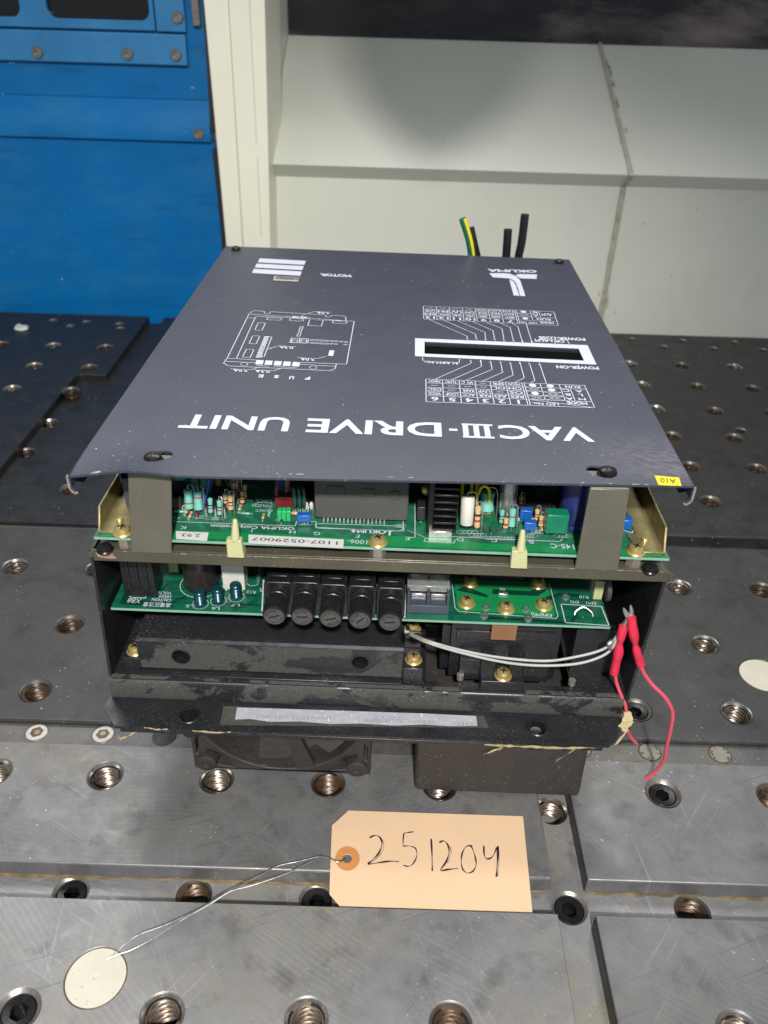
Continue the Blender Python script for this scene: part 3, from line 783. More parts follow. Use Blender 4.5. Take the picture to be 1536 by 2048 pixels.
# ================================================================== THE DRIVE UNIT
unit = empty('drive_unit', (OX, OY, 0), PSI)
tag(unit, 'opened electronic drive unit with slate grey lid, green circuit boards and fuse holders', 'drive unit')
ZC = 231.5
# ---- lid
lid_pts = [UZ(137, 948, ZC), UZ(1388, 972, ZC), UZ(1138, 519, ZC), UZ(452, 492, ZC)]
win_out = [UZ(830, 677, ZC), UZ(1175, 691, ZC), UZ(1193, 730, ZC), UZ(830, 713, ZC)]
win_in = [UZ(849, 684, ZC), UZ(1157, 698, ZC), UZ(1168, 722, ZC), UZ(849, 708, ZC)]
def lid_point(a, b):   # a 0 left..1 right, b 0 front..1 back
    f = lid_pts[0].lerp(lid_pts[1], a); k = lid_pts[3].lerp(lid_pts[2], a)
    return f.lerp(k, b)
def dent(p, a, b):
    # buckled left front corner
    z = 0.0
    if b < 0.075:
        k = (1-b/0.075)**2
        x = a
        z += k*(2.6*math.exp(-((x-0.10)/0.055)**2) - 1.2*math.exp(-((x-0.0)/0.03)**2))
    return p+Vector((0, 0, z))
NA, NB = 48, 24
mb = MB(); vs = []; fs = []
bs_ = [0, 0.008, 0.02, 0.035, 0.055, 0.08, 0.12]+[0.12+(0.88)*k/(NB-6) for k in range(1, NB-5)]
for b in bs_:
    for i in range(NA+1): vs.append(dent(lid_point(i/NA, b), i/NA, b))
n1 = len(vs); W1 = NA+1
for j in range(len(bs_)-1):
    for i in range(NA): fs.append((j*W1+i, j*W1+i+1, (j+1)*W1+i+1, (j+1)*W1+i))
vs += [v+Vector((0, 0, -1.2)) for v in vs]
fs += [tuple(n1+i for i in reversed(f)) for f in fs]
for i in range(NA):
    fs.append((i, n1+i, n1+i+1, i+1)); q = (len(bs_)-1)*W1; fs.append((q+i, q+i+1, n1+q+i+1, n1+q+i))
for j in range(len(bs_)-1):
    fs.append((j*W1, (j+1)*W1, n1+(j+1)*W1, n1+j*W1)); r = NA; fs.append((j*W1+r, n1+j*W1+r, n1+(j+1)*W1+r, (j+1)*W1+r))
mb.add(vs, fs)
lid = mb.build('lid', 'cover', unit)
c = MB().hexa([p+Vector((0, 0, -5)) for p in (win_in[3], win_in[2], win_in[1], win_in[0])], [p+Vector((0, 0, 5)) for p in (win_in[3], win_in[2], win_in[1], win_in[0])])
slots = [(UZ(310, 914, ZC), 1), (UZ(1210, 945, ZC), -1)]
cut(lid, c)
for p, sg in slots:
    c = MB(); e = Vector((4.0 if sg > 0 else -4.5, 2.0, 0)); n = 28; pts = []
    # keyhole outline: hull of a large and a small circle
    for k in range(n):
        d_ = Vector((math.cos(2*math.pi*k/n), math.sin(2*math.pi*k/n), 0))
        best = max((p+d_*5.6, p+e+d_*4.6), key=lambda q: (q-p).dot(d_)); pts.append((best.x, best.y))
    c.prism(pts, ZC-6, ZC+6); cut(lid, c)
# folded sides of the lid
for sgn, (f, k) in ((-1, (lid_pts[0], lid_pts[3])), (1, (lid_pts[1], lid_pts[2]))):
    mb = MB(); pr = [(0, 0), (0.9*sgn, -0.9), (1.2*sgn, -2.2), (1.0*sgn, -9), (-1.2*sgn, -11.5), (-2.4*sgn, -10.6), (-0.2*sgn, -8.2), (-0.1*sgn, -1.6)]
    ring = lambda P: [P+Vector((x, 0, z)) for x, z in pr]
    r0, r1 = ring(f+Vector((0, 0.3, 0))), ring(k)
    n = len(pr); fs = [(i, (i+1) % n, n+(i+1) % n, n+i) for i in range(n)]
    if sgn > 0: fs = [q[::-1] for q in fs]
    fs += [tuple(range(n)), tuple(range(n, 2*n))]
    mb.add(r0+r1, fs, 0)
    # bare worn edge at the front end
    e = ring(f+Vector((0, 0.1, 0)))
    for i in range(1, 6): mb.strip(e[i], e[i+1] if i < 5 else e[i], 0.9, 1, Vector((0, -1, 0)))
    mb.build('side_fold', ['cover', 'bare'], lid)
mb = MB()
A = UZ(176, 947, ZC+0.3); B = UZ(199, 943, ZC+1.4)
mb.add([UZ(160, 947, ZC+0.2), UZ(180, 946, ZC+1.1), UZ(200, 941, ZC+2), UZ(201, 945, ZC+1.6), UZ(184, 948, ZC+0.3), UZ(164, 949, ZC-0.6)], [(0, 1, 2, 3, 4, 5)])
for i in range(14):
    px = random.choice([random.uniform(250, 1380), random.uniform(500, 900), random.uniform(1200, 1385)])
    py = 938+(px-250)*(972-938)/1138+1.5
    mb.strip(UZ(px, py, ZC+0.3)+Vector((0, 0.6, 0)), UZ(px+random.uniform(2, 9), py, ZC+0.3)+Vector((0, 0.6, 0)), random.uniform(0.4, 0.9))
mb.build('worn_edge', 'bare', lid)
# window in the lid
zi = ZC+0.25
mb = MB()
wo_, wi_ = [Vector((p.x, p.y, zi)) for p in win_out], [Vector((p.x, p.y, zi)) for p in win_in]
for i in range(4):
    j = (i+1) % 4; mb.add([wo_[i], wi_[i], wi_[j], wo_[j]], [(0, 1, 2, 3)])
mb.build('window_border', 'ink', lid)
MB().hexa([p+Vector((0, 0, -2.6)) for p in (win_in[0], win_in[1], win_in[2], win_in[3])][::-1], [p+Vector((0, 0, -1.3)) for p in (win_in[0], win_in[1], win_in[2], win_in[3])][::-1]).build('window_pane', 'smokedpane', lid)
# screws on the lid
def pan_screw(mat, r=4.6, hh=3.0, washer=True, name='screw'):
    mb = MB()
    if washer: mb.lathe([(r*1.18, 0), (r*1.22, 0.5), (r*1.1, 1.1), (r*0.9, 1.1)], (0, 0, 0), seg=22, cap=False)
    z0 = 1.0 if washer else 0
    mb.lathe([(r, z0), (r, z0+hh*0.35), (r*0.9, z0+hh*0.75), (r*0.62, z0+hh), (0, z0+hh*1.05)], (0, 0, 0), seg=22, cap=False)
    for k in (0, 1):
        mb.box(-r*0.5 if k == 0 else -0.45, r*0.5 if k == 0 else 0.45, -0.45 if k == 0 else -r*0.5, 0.45 if k == 0 else r*0.5, z0+hh*0.9, z0+hh*1.08, 1)
    return mb
P1 = pan_screw('screwblk').build('screw', ['screwblk', 'dark'], unit, loc=UZ(306, 922, ZC-1.5)); P1.parent = lid
inst(P1, lid, UZ(1215, 950, ZC-1.5), 0.8)
inst(P1, lid, UZ(472, 500, ZC), 0.3, (0.8,)*3); inst(P1, lid, UZ(1118, 526, ZC), 1.1, (0.8,)*3)
MB().cyl((0, 0, 0), (0, 0, 1), 1, 1).v
# printing on the lid
ink = MB()
def lz(px, py): return UZ(px, py, zi)
def ln(pts, wd=0.55):
    for a, b in zip(pts, pts[1:]): ink.strip(lz(*a), lz(*b), wd)
def quadfill(pts): ink.add([lz(*p) for p in pts], [tuple(range(len(pts)))])
def tx(s, A, B, T, bold=0.02): put_text(ink, s, lz(*A), lz(*B), lz(*T), 0, bold)
def vpx(px, py, y):  # pixel on the same depth line at another row
    return (px+(825-px)*(py-y)/(py+48.0), y)
def c8(x, y): return (320+x*0.7031, 780+y*0.7031)
def seg_title(s, xa_, xb_, bold):
    # near edge (letter tops) pixel y runs 148 (x=1238) .. 107 (x=50); far edge 106 .. 67
    ny = lambda x: 107+(x-50)*(148-107)/1188.0
    fy = lambda x: 68+(x-50)*(107.5-68)/1188.0
    ta = c8(xa_, ny(xa_)); tb_ = c8(xb_, ny(xb_))
    fa = vpx(*ta, c8(xa_, fy(xa_))[1]); fb = vpx(*tb_, c8(xb_, fy(xb_))[1])
    put_text(ink, s, lz(*fa), lz(*fb), lz(*ta), 0, bold)
    return fa, fb, ta
seg_title('VAC', 1238, 968, 0.022); seg_title('-', 0, 1, 0) if False else None
seg_title('DRIVE', 802, 412, 0.022); seg_title('UNIT', 363, 50, 0.022)
# roman numeral with joined serifs, and the dash
def rect8(x0, x1, f0, f1):
    ny = lambda x: 107+(x-50)*(148-107)/1188.0
    fy = lambda x: 68+(x-50)*(107.5-68)/1188.0
    pts = []
    for x, f in ((x0, f0), (x1, f0), (x1, f1), (x0, f1)):
        t = c8(x, ny(x)); fr = vpx(*t, c8(x, fy(x))[1]); A, B = lz(*fr), lz(*t)
        pts.append(A.lerp(B, f))
    ink.add(pts, [(0, 1, 2, 3)])
for k in range(3):
    x = 938-k*31
    rect8(x+4, x-12, 0.1, 0.9)
rect8(952, 862, 0, 0.12); rect8(952, 862, 0.88, 1)
rect8(848, 824, 0.40, 0.56)
ink.build('title_lettering', 'ink', lid); ink = MB()
# maker's mark at the back right: three slanted strokes and name
def c7(x, y): return (780+x*0.32552, 420+y*0.32552)
tx('OKUMA', c7(899, 385-16), c7(597, 362), c7(903, 386), 0.05)
quadfill([c7(*p) for p in ((770, 398), (800, 393), (903, 396), (901, 423), (800, 420))])
quadfill([c7(*p) for p in ((610, 388), (695, 388), (740, 392), (778, 408), (800, 432), (832, 528), (800, 528), (778, 455), (760, 432), (730, 420), (632, 414))])
quadfill([c7(*p) for p in ((733, 428), (757, 437), (771, 457), (795, 527), (760, 525))])
ink.build('maker_mark', 'ink', lid); ink = MB()
# label blocks at the back left
def c6(x, y): return (420+x*0.234375, 480+y*0.234375)
for pts in (((425, 156), (818, 178), (805, 212), (408, 190)), ((398, 201), (800, 222), (786, 257), (382, 235)), ((374, 246), (782, 268), (772, 305), (358, 281))):
    quadfill([c6(*p) for p in pts]); ink.build('white_stripe', 'ink', lid); ink = MB()
tx('MOTOR', c6(1198, 295), c6(935, 284), c6(1210, 318), 0.05)
ink.build('motor_lettering', 'ink', lid); ink = MB()
# fuse map
def L6(*pts, wd=0.55): ln([c6(*p) for p in pts], wd)
L6((115, 1052), (145, 1012), (335, 628), (372, 603), (460, 608), (468, 628), (490, 633), (505, 628), (518, 612), (985, 640), (990, 655), (1010, 660), (1028, 655), (1038, 642), (1130, 647), (1162, 660), (1155, 690), (1230, 693), (1165, 1060), (755, 1043))
L6((115, 1052), (160, 1075), (1018, 1115), (1068, 1098), (1078, 1058)); L6((140, 1035), (395, 1048)); L6((755, 1060), (1078, 1078))
L6((145, 1010), (225, 1013), (390, 652), (630, 660), (632, 650), (1155, 690)); L6((325, 632), (630, 652)); L6((318, 663), (382, 668))
L6((225, 1013), (400, 1025)); L6((635, 660), (845, 672), (850, 660)); L6((860, 680), (1155, 690))
for q in (((412, 705), (473, 708), (443, 772), (382, 768)), ((365, 817), (425, 820), (393, 887), (333, 883)), ((312, 930), (375, 934), (342, 1005), (276, 1000)), ((490, 662), (612, 668), (604, 685), (484, 680)), ((685, 668), (800, 675), (793, 693), (678, 688)), ((850, 680), (966, 685), (950, 735), (834, 730)), ((1050, 688), (1168, 695), (1163, 713), (1046, 708)), ((775, 737), (795, 738), (778, 780), (757, 778)), ((762, 782), (781, 783), (765, 823), (740, 820)), ((695, 835), (842, 842), (833, 882), (680, 875)), ((862, 848), (1015, 857), (1013, 865), (858, 857)), ((855, 873), (1010, 882), (1008, 890), (852, 881)), ((470, 822), (528, 826), (460, 1000), (440, 998))):
    L6(*q, q[0])
L6((768, 840), (760, 878))
for k in range(2):
    x = 702+k*78; L6((x, 845), (x+48, 847), (x+40, 876), (x-8, 873), (x, 845)); L6((x-4, 859), (x+44, 861))
for (x, y) in ((1042, 862), (1080, 864), (1120, 867), (1160, 869), (1036, 886), (1076, 888), (1155, 892)):
    L6((x-13, y-4), (x+13, y-3), (x+13, y+4), (x-13, y+3), (x-13, y-4))
for k in range(11):
    y = 828+k*16.8; x = 462-k*6.9
    quadfill([c6(*p) for p in ((x, y-5), (x+45, y-4), (x+42, y+7), (x-3, y+6))])
for k in range(5):
    x = 397+k*78; y = 1023+k*4.2
    quadfill([c6(*p) for p in ((x, y), (x+62, y+3), (x+52, y+40), (x-12, y+37))])
quadfill([c6(*p) for p in ((704, 648), (762, 653), (758, 668), (700, 662))]); quadfill([c6(*p) for p in ((772, 652), (830, 656), (826, 671), (768, 667))])
quadfill([c6(*p) for p in ((1020, 940), (1062, 942), (1050, 990), (1008, 987))])
for (x, y, a_) in ((292, 1060, 30), (880, 1088, 30)):
    L6(*[(x+a_*math.cos(t*math.pi/6), y+15*math.sin(t*math.pi/6)) for t in range(13)], wd=0.45)
L6((780, 645), (890, 610), (1028, 616)); L6((495, 930), (580, 903), (728, 911)); L6((1000, 990), (915, 1012), (748, 1003)); L6((435, 1080), (345, 1108), (178, 1098)); L6((630, 1088), (540, 1117), (390, 1110))
L6((395, 1068), (498, 1078)); L6((550, 1078), (740, 1090))
quadfill([c6(*p) for p in ((495, 932), (520, 918), (528, 926))]); quadfill([c6(*p) for p in ((1002, 988), (975, 992), (982, 1000))]); quadfill([c6(*p) for p in ((438, 1078), (405, 1085), (412, 1095))]); quadfill([c6(*p) for p in ((632, 1086), (600, 1092), (606, 1102))])
for s, x0, x1, y0, y1 in (('5.0A', 1018, 908, 614, 633), ('0.3A', 712, 590, 908, 930), ('5.0A', 893, 768, 1008, 1032), ('5.0A', 322, 193, 1103, 1126), ('0.5A', 512, 382, 1110, 1134)):
    tx(s, c6(x0-6, y0), c6(x1-2, y0-5), c6(x0, y1), 0.03)
for s, x, y in (('F', 862, 1168), ('U', 726, 1162), ('S', 596, 1154), ('E', 464, 1148)):
    tx(s, c6(x-4, y), c6(x-46, y-2), c6(x-12, y+26), 0.05)
ink.build('fuse_diagram', 'ink', lid); ink = MB()
# LED tables
def bil(q, a, b):
    A, B, C, D = [lz(*p) for p in q]       # far-left, far-right, near-right, near-left
    return A.lerp(B, a).lerp(D.lerp(C, a), b)
def tcell(q, s, a0, a1, b0, b1, bold=0.02, pad=0.14):
    if s == '—':
        ink.strip(bil(q, a0+(a1-a0)*0.3, (b0+b1)/2), bil(q, a0+(a1-a0)*0.7, (b0+b1)/2), 0.5); return
    w_ = (a1-a0); n = len(s); k = min(1.0, 0.24*n+0.06); m_ = (1-k)/2 if n < 4 else pad
    if n <= 2:
        g = glyphs(s, bold); asp = (g[3]-g[2])/(g[5]-g[4]); hgt = (bil(q, a0, b1)-bil(q, a0, b0)).length*.62; cw = (bil(q, a1, b0)-bil(q, a0, b0)).length
        m_ = max(0.05, (1-min(.8, hgt*asp*1.35/cw))/2)
    A = bil(q, a1-w_*m_, b0+(b1-b0)*0.18); B = bil(q, a0+w_*m_, b0+(b1-b0)*0.18); T = bil(q, a1-w_*m_, b0+(b1-b0)*0.80)
    put_text(ink, s, A, B, T, 0, bold)
def grid(q, cols, rows, wd=0.5):
    for a in cols: ink.strip(bil(q, a, 0), bil(q, a, 1), wd)
    for b in rows: ink.strip(bil(q, 0, b), bil(q, 1, b), wd)
q1 = [c7(*p) for p in ((220, 1038), (1195, 1078), (1258, 1215), (222, 1178))]
cB = [0, .105, .21, .31, .405, .503, .605, .62, .72, .84, 1]; rB = [0, .18, .37, .55, .74, 1]
grid(q1, [0, .105, .21, .31, .405, .503, .605, .62, 1], [0, 1]); 
for b in rB[1:-1]: ink.strip(bil(q1, 0, b), bil(q1, 0.84 if b not in (.18, .74) else 1, b), 0.5)
for a in (.72, .84): ink.strip(bil(q1, a, 0), bil(q1, a, .74), 0.5)
ink.strip(bil(q1, .90, .18), bil(q1, .90, .74), 0.5)
ink.strip(bil(q1, .62, .74), bil(q1, 1, 1), 0.5)
rowsB = [['MRDY', 'TLMC', 'W C', '—', 'SFR', 'MSON'], ['—', '—', '—', '—', 'OL', 'OH'], ['DSC', '—', 'RAER', 'UVP', '—', 'OS'], ['WDOG', 'LOOP', 'ACC', 'PAR', 'AD', 'RES'], list('654321')]
for r, row in enumerate(rowsB):
    for k, s in enumerate(row): tcell(q1, s, cB[k], cB[k+1], rB[r], rB[r+1])
def dot(q, a, b, full):
    c0 = bil(q, a, b); n = 14
    ring = [c0+Vector((2.3*math.cos(t*2*math.pi/n), 2.3*math.sin(t*2*math.pi/n), 0)) for t in range(n)]
    if full: ink.add(ring, [tuple(range(n))])
    else:
        for i in range(n): ink.strip(ring[i], ring[(i+1) % n], 0.4)
for a0, a1, pat in ((.62, .72, 'fxfx'), (.72, .84, 'ffxx')):
    for r in range(4):
        dot(q1, (a0+a1)/2, (rB[r]+rB[r+1])/2, pat[r] == 'f')
        if pat[r] == 'x':
            ink.strip(bil(q1, a0, rB[r]), bil(q1, a1, rB[r+1]), 0.35); ink.strip(bil(q1, a1, rB[r]), bil(q1, a0, rB[r+1]), 0.35)
tcell(q1, 'RUN', .86, .98, 0, .18); 
for r, s in ((1, 'C'), (2, 'B'), (3, 'A')): tcell(q1, s, .84, .90, rB[r], rB[r+1])
for k, s in enumerate('ALM'):
    tcell(q1, s, .91, .985, .2+k*.175, .2+(k+1)*.175)
tcell(q1, 'MODE', .82, .99, .72, .93, 0.03); tcell(q1, 'LED No.', .625, .80, .82, 1.0, 0.02, 0.05)
ink.build('led_table', 'ink', lid); ink = MB()
q2 = [c7(*p) for p in ((205, 590), (1005, 625), (1035, 710), (207, 670))]
cT = [0, .10, .20, .30, .40, .498, .596, .70, .82, .885, 1]; rT = [0, .22, .47, .72, 1]
grid(q2, [0, .10, .20, .30, .40, .498, .596, .70, .715, 1], [0, 1], 0.45)
for b in rT[1:-1]: ink.strip(bil(q2, 0, b), bil(q2, 1 if b == .72 else .885, b), 0.45)
ink.strip(bil(q2, .82, 0), bil(q2, .82, .72), .45); ink.strip(bil(q2, .885, 0), bil(q2, .885, .47), .45); ink.strip(bil(q2, .885, .47), bil(q2, 1, .47), .45)
rowsT = [['—', '—', '—', '—', 'WCZ', 'LO1', 'LO4'], ['LOSS', 'PH', 'UV', 'OV', 'IDCR', 'IDCS', 'IDCM'], ['EM', 'RWC', 'HMSC', 'LMSC', 'ZERO', 'AGRE', 'SRDY'], ['13', '12', '11', '10', '9', '8', '7']]
for r, row in enumerate(rowsT):
    for k, s in enumerate(row): tcell(q2, s, cT[k], cT[k+1], rT[r], rT[r+1])
for r, f in ((0, 1), (1, 0), (2, 1)): dot(q2, .767, (rT[r]+rT[r+1])/2, f)
ink.strip(bil(q2, .715, .22), bil(q2, .82, .47), .35); ink.strip(bil(q2, .82, .22), bil(q2, .715, .47), .35)
tcell(q2, 'B', .825, .88, 0, .22); tcell(q2, 'A', .825, .88, .22, .47); tcell(q2, 'ALM', .89, .99, .1, .40); tcell(q2, 'RUN', .84, .97, .48, .72); tcell(q2, 'MODE', .85, .99, .72, .95, 0.03); tcell(q2, 'LED No', .715, .85, .80, 1.0, 0.02, 0.04)
ink.build('led_table', 'ink', lid); ink = MB()
def L7(*p, wd=0.5): ln([c7(*q) for q in p], wd)
for pts in (((960, 1065), (918, 940)), ((865, 1060), (890, 1048), (856, 938)), ((765, 1060), (825, 1032), (798, 935)), ((665, 1055), (757, 1015), (738, 932)), ((565, 1052), (692, 998), (678, 928)), ((465, 1047), (628, 980), (617, 925)), ((375, 1045), (562, 962), (557, 923)), ((275, 1040), (498, 942), (495, 920))):
    L7(*pts); e = pts[-1]; quadfill([c7(e[0]-6, e[1]+10), c7(e[0]+8, e[1]+9), c7(e[0]-1, e[1]-4)])
for pts in (((838, 702), (872, 815)), ((745, 695), (785, 715), (814, 812)), ((665, 690), (738, 720), (760, 812)), ((585, 688), (688, 728), (702, 808)), ((505, 685), (632, 740), (645, 805)), ((415, 680), (583, 752), (588, 803)), ((330, 677), (524, 762), (532, 800)), ((240, 672), (472, 775), (476, 798))):
    L7(*pts); e = pts[-1]; quadfill([c7(e[0]-8, e[1]-10), c7(e[0]+6, e[1]-9), c7(e[0]+1, e[1]+4)])
L7((200, 905), (202, 928), (425, 938), (427, 916))
tx('ALARM No.', c7(423, 935), c7(200, 925), c7(428, 950), 0.03)
tx('POWER-ON', c7(1278, 962), c7(1018, 954), c7(1287, 981), 0.04); tx('POWER-LOSS', c7(1195, 786), c7(910, 775), c7(1205, 804), 0.04); tx('CPU-ALM', c7(1070, 798), c7(888, 792), c7(1076, 815), 0.04)
L7((1012, 806), (1016, 826)); L7((1090, 800), (1104, 830)); L7((1155, 950), (1160, 962))
ink.build('leader_lines', 'ink', lid)
# worn motor plate and yellow sticker
mb = MB(); mb.add([lz(*c6(*p)) for p in ((552, 306), (764, 316), (752, 353), (540, 342))], [(0, 1, 2, 3)], 0)
up = Vector((0, 0, 0.12))
mb.add([lz(*c6(*p))+up for p in ((562, 308), (762, 318), (756, 346), (548, 335))], [(0, 1, 2, 3)], 1)
put_text(mb, '2-11', lz(*c6(712, 326))+up*2, lz(*c6(610, 320))+up*2, lz(*c6(712, 340))+up*2, 2, 0.0)
mb.build('rating_plate', ['ink', 'plate', 'blackink'], lid)
mb = MB(); pts = [UZ(*p, ZC+0.3) for p in ((1309, 951), (1358, 955), (1363, 972), (1317, 970))]
mb.add(pts, [(0, 1, 2, 3)], 0)
put_text(mb, 'A10', UZ(1351, 957.5, ZC+0.5), UZ(1320, 955, ZC+0.5), UZ(1353, 967, ZC+0.5), 1, 0.0)
mb.build('sticker', ['sticker', 'blackink'], lid)

# ---- steel bracket under the lid
fr = MB()
fr.box(-155.5, 155.5, 0, 1.6, 170.3, 177.6)
fr.box(-153.5, 153.5, 1.6, 13, 176.2, 177.6)
fr.prism([(-155.5, 172.5), (-155.5, 177.0), (-158.5, 174.8), (-158.0, 171.2)], 0.1, 1.5, 'y'); fr.prism([(155.5, 170.4), (159, 171.5), (158.5, 174.5), (155.5, 177)], 0.1, 1.5, 'y')
bracket = fr.build('bracket', ['olive2'], unit, bevel=0.5)
for (xa_, xb_, xc, xd) in ((-128.5, -106.5, -134.2, -112.2), (104.3, 124.0, 104.3, 127.5)):
    mb = MB()
    mb.hexa([(xc, -0.3, 177.2), (xd, -0.3, 177.2), (xd, 1.3, 177.2), (xc, 1.3, 177.2)], [(xa_, -0.3, ZC-3.6), (xb_, -0.3, ZC-3.6), (xb_, 1.3, ZC-3.6), (xa_, 1.3, ZC-3.6)])
    mb.hexa([(xa_, -0.3, ZC-3.6), (xb_, -0.3, ZC-3.6), (xb_, 1.3, ZC-3.6), (xa_, 1.3, ZC-3.6)], [(xa_, 1.6, ZC-1.4), (xb_, 1.6, ZC-1.4), (xb_, 2.4, ZC-2.6), (xa_, 2.4, ZC-2.6)])
    mb.hexa([(xa_, 1.6, ZC-2.8), (xb_, 1.6, ZC-2.8), (xb_, 14, ZC-2.8), (xa_, 14, ZC-2.8)], [(xa_, 1.6, ZC-1.4), (xb_, 1.6, ZC-1.4), (xb_, 14, ZC-1.4), (xa_, 14, ZC-1.4)])
    mb.build('strap', 'olive', bracket, bevel=0.4)
mb = MB(); vv = [UV(*p, -0.08) for p in ((191, 1104), (205, 1099), (224, 1103), (226, 1110), (234, 1117), (213, 1117), (196, 1113))]
mb.add(vv, [tuple(range(7))][::-1]); mb.build('chipped_paint', 'copper', bracket)
mb = MB()
for i in range(60):
    u0 = random.uniform(-150, 150); mb.strip((u0, -0.06, 177.4+random.uniform(-.2, .15)), (u0+random.uniform(.5, 4), -0.06, 177.4), random.uniform(.25, .6), 0, Vector((0, -1, 0)))
mb.build('edge_wear', 'bare', bracket)
for (px, py) in ((210, 1100), (1300, 1140)):
    p = UZ(px, py, 177.6); q = pan_screw('x', 3.9, 2.6).build('screw', ['screwblk', 'dark'], bracket, loc=p)
for (px, py) in ((375, 1106), (757, 1121), (1255, 1135)):
    pass
# ---- upper circuit board
ZB = 185.6
board = MB().box(-153.5, 153.5, 1.2, 385, ZB-1.7, ZB-0.1, 1)
board.add([(-153.5, 1.2, ZB), (153.5, 1.2, ZB), (153.5, 385, ZB), (-153.5, 385, ZB)], [(0, 1, 2, 3)], 0)
upper = board.build('upper_circuit_board', ['pcb', 'pcbedge'], unit)
def ub(px, py, z=ZB): return UZ(px, py, z)
def sub(mb, name, mats, org=None, bevel=0, parent=None, **k):
    return mb.build(name, mats, parent if parent is not None else upper, org=org, bevel=bevel, **k)
# brighter ground plane strip along the front edge
mb = MB(); zz = ZB+0.12
def upoly(pts, z): return [UZ(*p, z) for p in pts]
mb.add([(-100, 3, zz), (-46, 3, zz), (-46, 10, zz), (-100, 10, zz)], [(0, 1, 2, 3)])
mb.add([(-46, 2.4, zz), (150, 2.4, zz), (150, 8.5, zz), (50, 8.5, zz), (46, 12, zz), (2, 12, zz), (-4, 8.5, zz), (-46, 8.5, zz)], [tuple(range(8))])
mb.add([(-150, 2.4, zz), (-104, 2.4, zz), (-104, 8, zz), (-150, 8, zz)], [(0, 1, 2, 3)])
sub(mb, 'ground_plane', 'pcbpad')
silk = MB(); ZS = ZB+0.25
def us(px, py): return UZ(px, py, ZS)
def usl(*pts, wd=0.45):
    for a, b in zip(pts, pts[1:]): silk.strip(us(*a), us(*b), wd)
def ut(s, a, b, hgt, bold=0.0):
    A, B = us(*a), us(*b); d = (B-A); T = A+Vector((0, 0, 1)).cross(d.normalized())*hgt
    put_text(silk, s, A, B, T, 0, bold)
ut('OKUMA Corporation', (590, 1053), (423, 1047), 3.6, 0.02)
ut('DON\'T', (545, 1019), (512, 1018), 2.6); ut('TOUCH', (546, 1010), (506, 1008), 2.6)
ut('TR6', (497, 1024), (475, 1023), 2.3); ut('TR7', (507, 998), (485, 997), 2.3); ut('TR10', (514, 971), (485, 969), 2.3)
ut('OKUMA', (772, 1060), (700, 1057), 3.8, 0.03); usl((786, 1062), (772, 1062.5)); usl((779, 1070), (780, 1062), wd=1.2)
ut('1006-', (735, 1081), (695, 1079), 3.4)
ut('S-145-C', (1166, 1090), (1100, 1087), 4.2, 0.01)
for s, px, py in (('K', 366, 1055), ('J', 505, 1061), ('H', 585, 1064), ('G', 634, 1067), ('F', 715, 1072), ('E', 815, 1077), ('D', 920, 1079), ('C', 988, 1081), ('B', 1062, 1084)):
    put_text_h(silk, s, us(px, py), (-1, 0, 0), 3.0, 0, 0.0, 1.3, center=True)
ut('A2', (1274, 1048), (1262, 1056), 4.0)
ut('X12', (362, 1034), (342, 1033), 1.8)
# dont-touch hand mark: small glove outline crossed out
usl((516, 1004), (514, 998), (536, 999), (543, 1003), (543, 1006), (520, 1005), (516, 1004)); usl((509, 1008), (547, 996)); usl((511, 996), (545, 1008))
usl((346, 1043), (590, 1052), (594, 1042), (632, 1043)); usl((632, 1043), (632, 1056), (808, 1062), (806, 1040)); usl((814, 1060), (870, 1083), wd=0.3)
usl((635, 1055), (800, 1062), (806, 1057), (802, 1052), (636, 1047), (630, 1050), (635, 1055))
usl((850, 1078), (848, 1083), (908, 1086), (910, 1080)); usl((900, 1073), (1120, 1083), (1125, 1078)); usl((830, 980), (830, 1075), (812, 1074))
for (px, py, wx) in ((800, 1052, 14), (935, 1064, 34), (955, 1070, 26), (988, 1076, 30), (1015, 1077, 28), (1070, 1064, 24), (1060, 1072, 22), (1125, 1072, 26), (1148, 1058, 20), (1150, 1052, 22), (430, 1037, 18), (400, 1034, 20), (610, 1047, 20), (563, 1040, 14)):
    a = us(px-wx/2, py); b = us(px+wx/2, py); n = 8; r = 1.3; ring = []
    for t in range(n+1): ring.append(b+Vector((r*math.sin(math.pi*t/n), -r*math.cos(math.pi*t/n), 0)))
    for t in range(n+1): ring.append(a+Vector((-r*math.sin(math.pi*t/n), r*math.cos(math.pi*t/n), 0)))
    for i in range(len(ring)): silk.strip(ring[i], ring[(i+1) % len(ring)], 0.35)
    for k in range(3): silk.strip(a.lerp(b, 0.25+0.25*k)+Vector((-.4, -.6, 0)), a.lerp(b, 0.25+0.25*k)+Vector((.4, .6, 0)), 0.35)
for i in range(9): usl((1088, 1004+i*7.6), (1122, 1005+i*7.6), wd=0.4)
for i in range(8): usl((1072+i*8, 1035), (1072+i*8, 1066), wd=0.35)
usl((1245, 1060), (1265, 1066), (1268, 1050), (1250, 1044), (1245, 1060), wd=0.7)
silk.build('silkscreen', 'ink', upper)
# serial labels
mb = MB(); z_ = ZB+0.3
for (a, b, c_, d, s, tA, tB) in (((497, 1069), (688, 1079), (686, 1097), (497, 1087), '1107-0529007', (676, 1083), (505, 1074)), ((352, 1062), (417, 1065), (414, 1082), (352, 1078), '2.93.', (402, 1068), (360, 1066))):
    mb.add([UZ(*p, z_) for p in (a, b, c_, d)], [(0, 1, 2, 3)], 0)
    A, B = UZ(*tA, z_+.15), UZ(*tB, z_+.15)
    put_text(mb, s, A, B, A+Vector((0, 0, 1)).cross((B-A).normalized())*3.0, 1, 0.0)
mb.build('serial_label', ['paper', 'blackink'], upper)
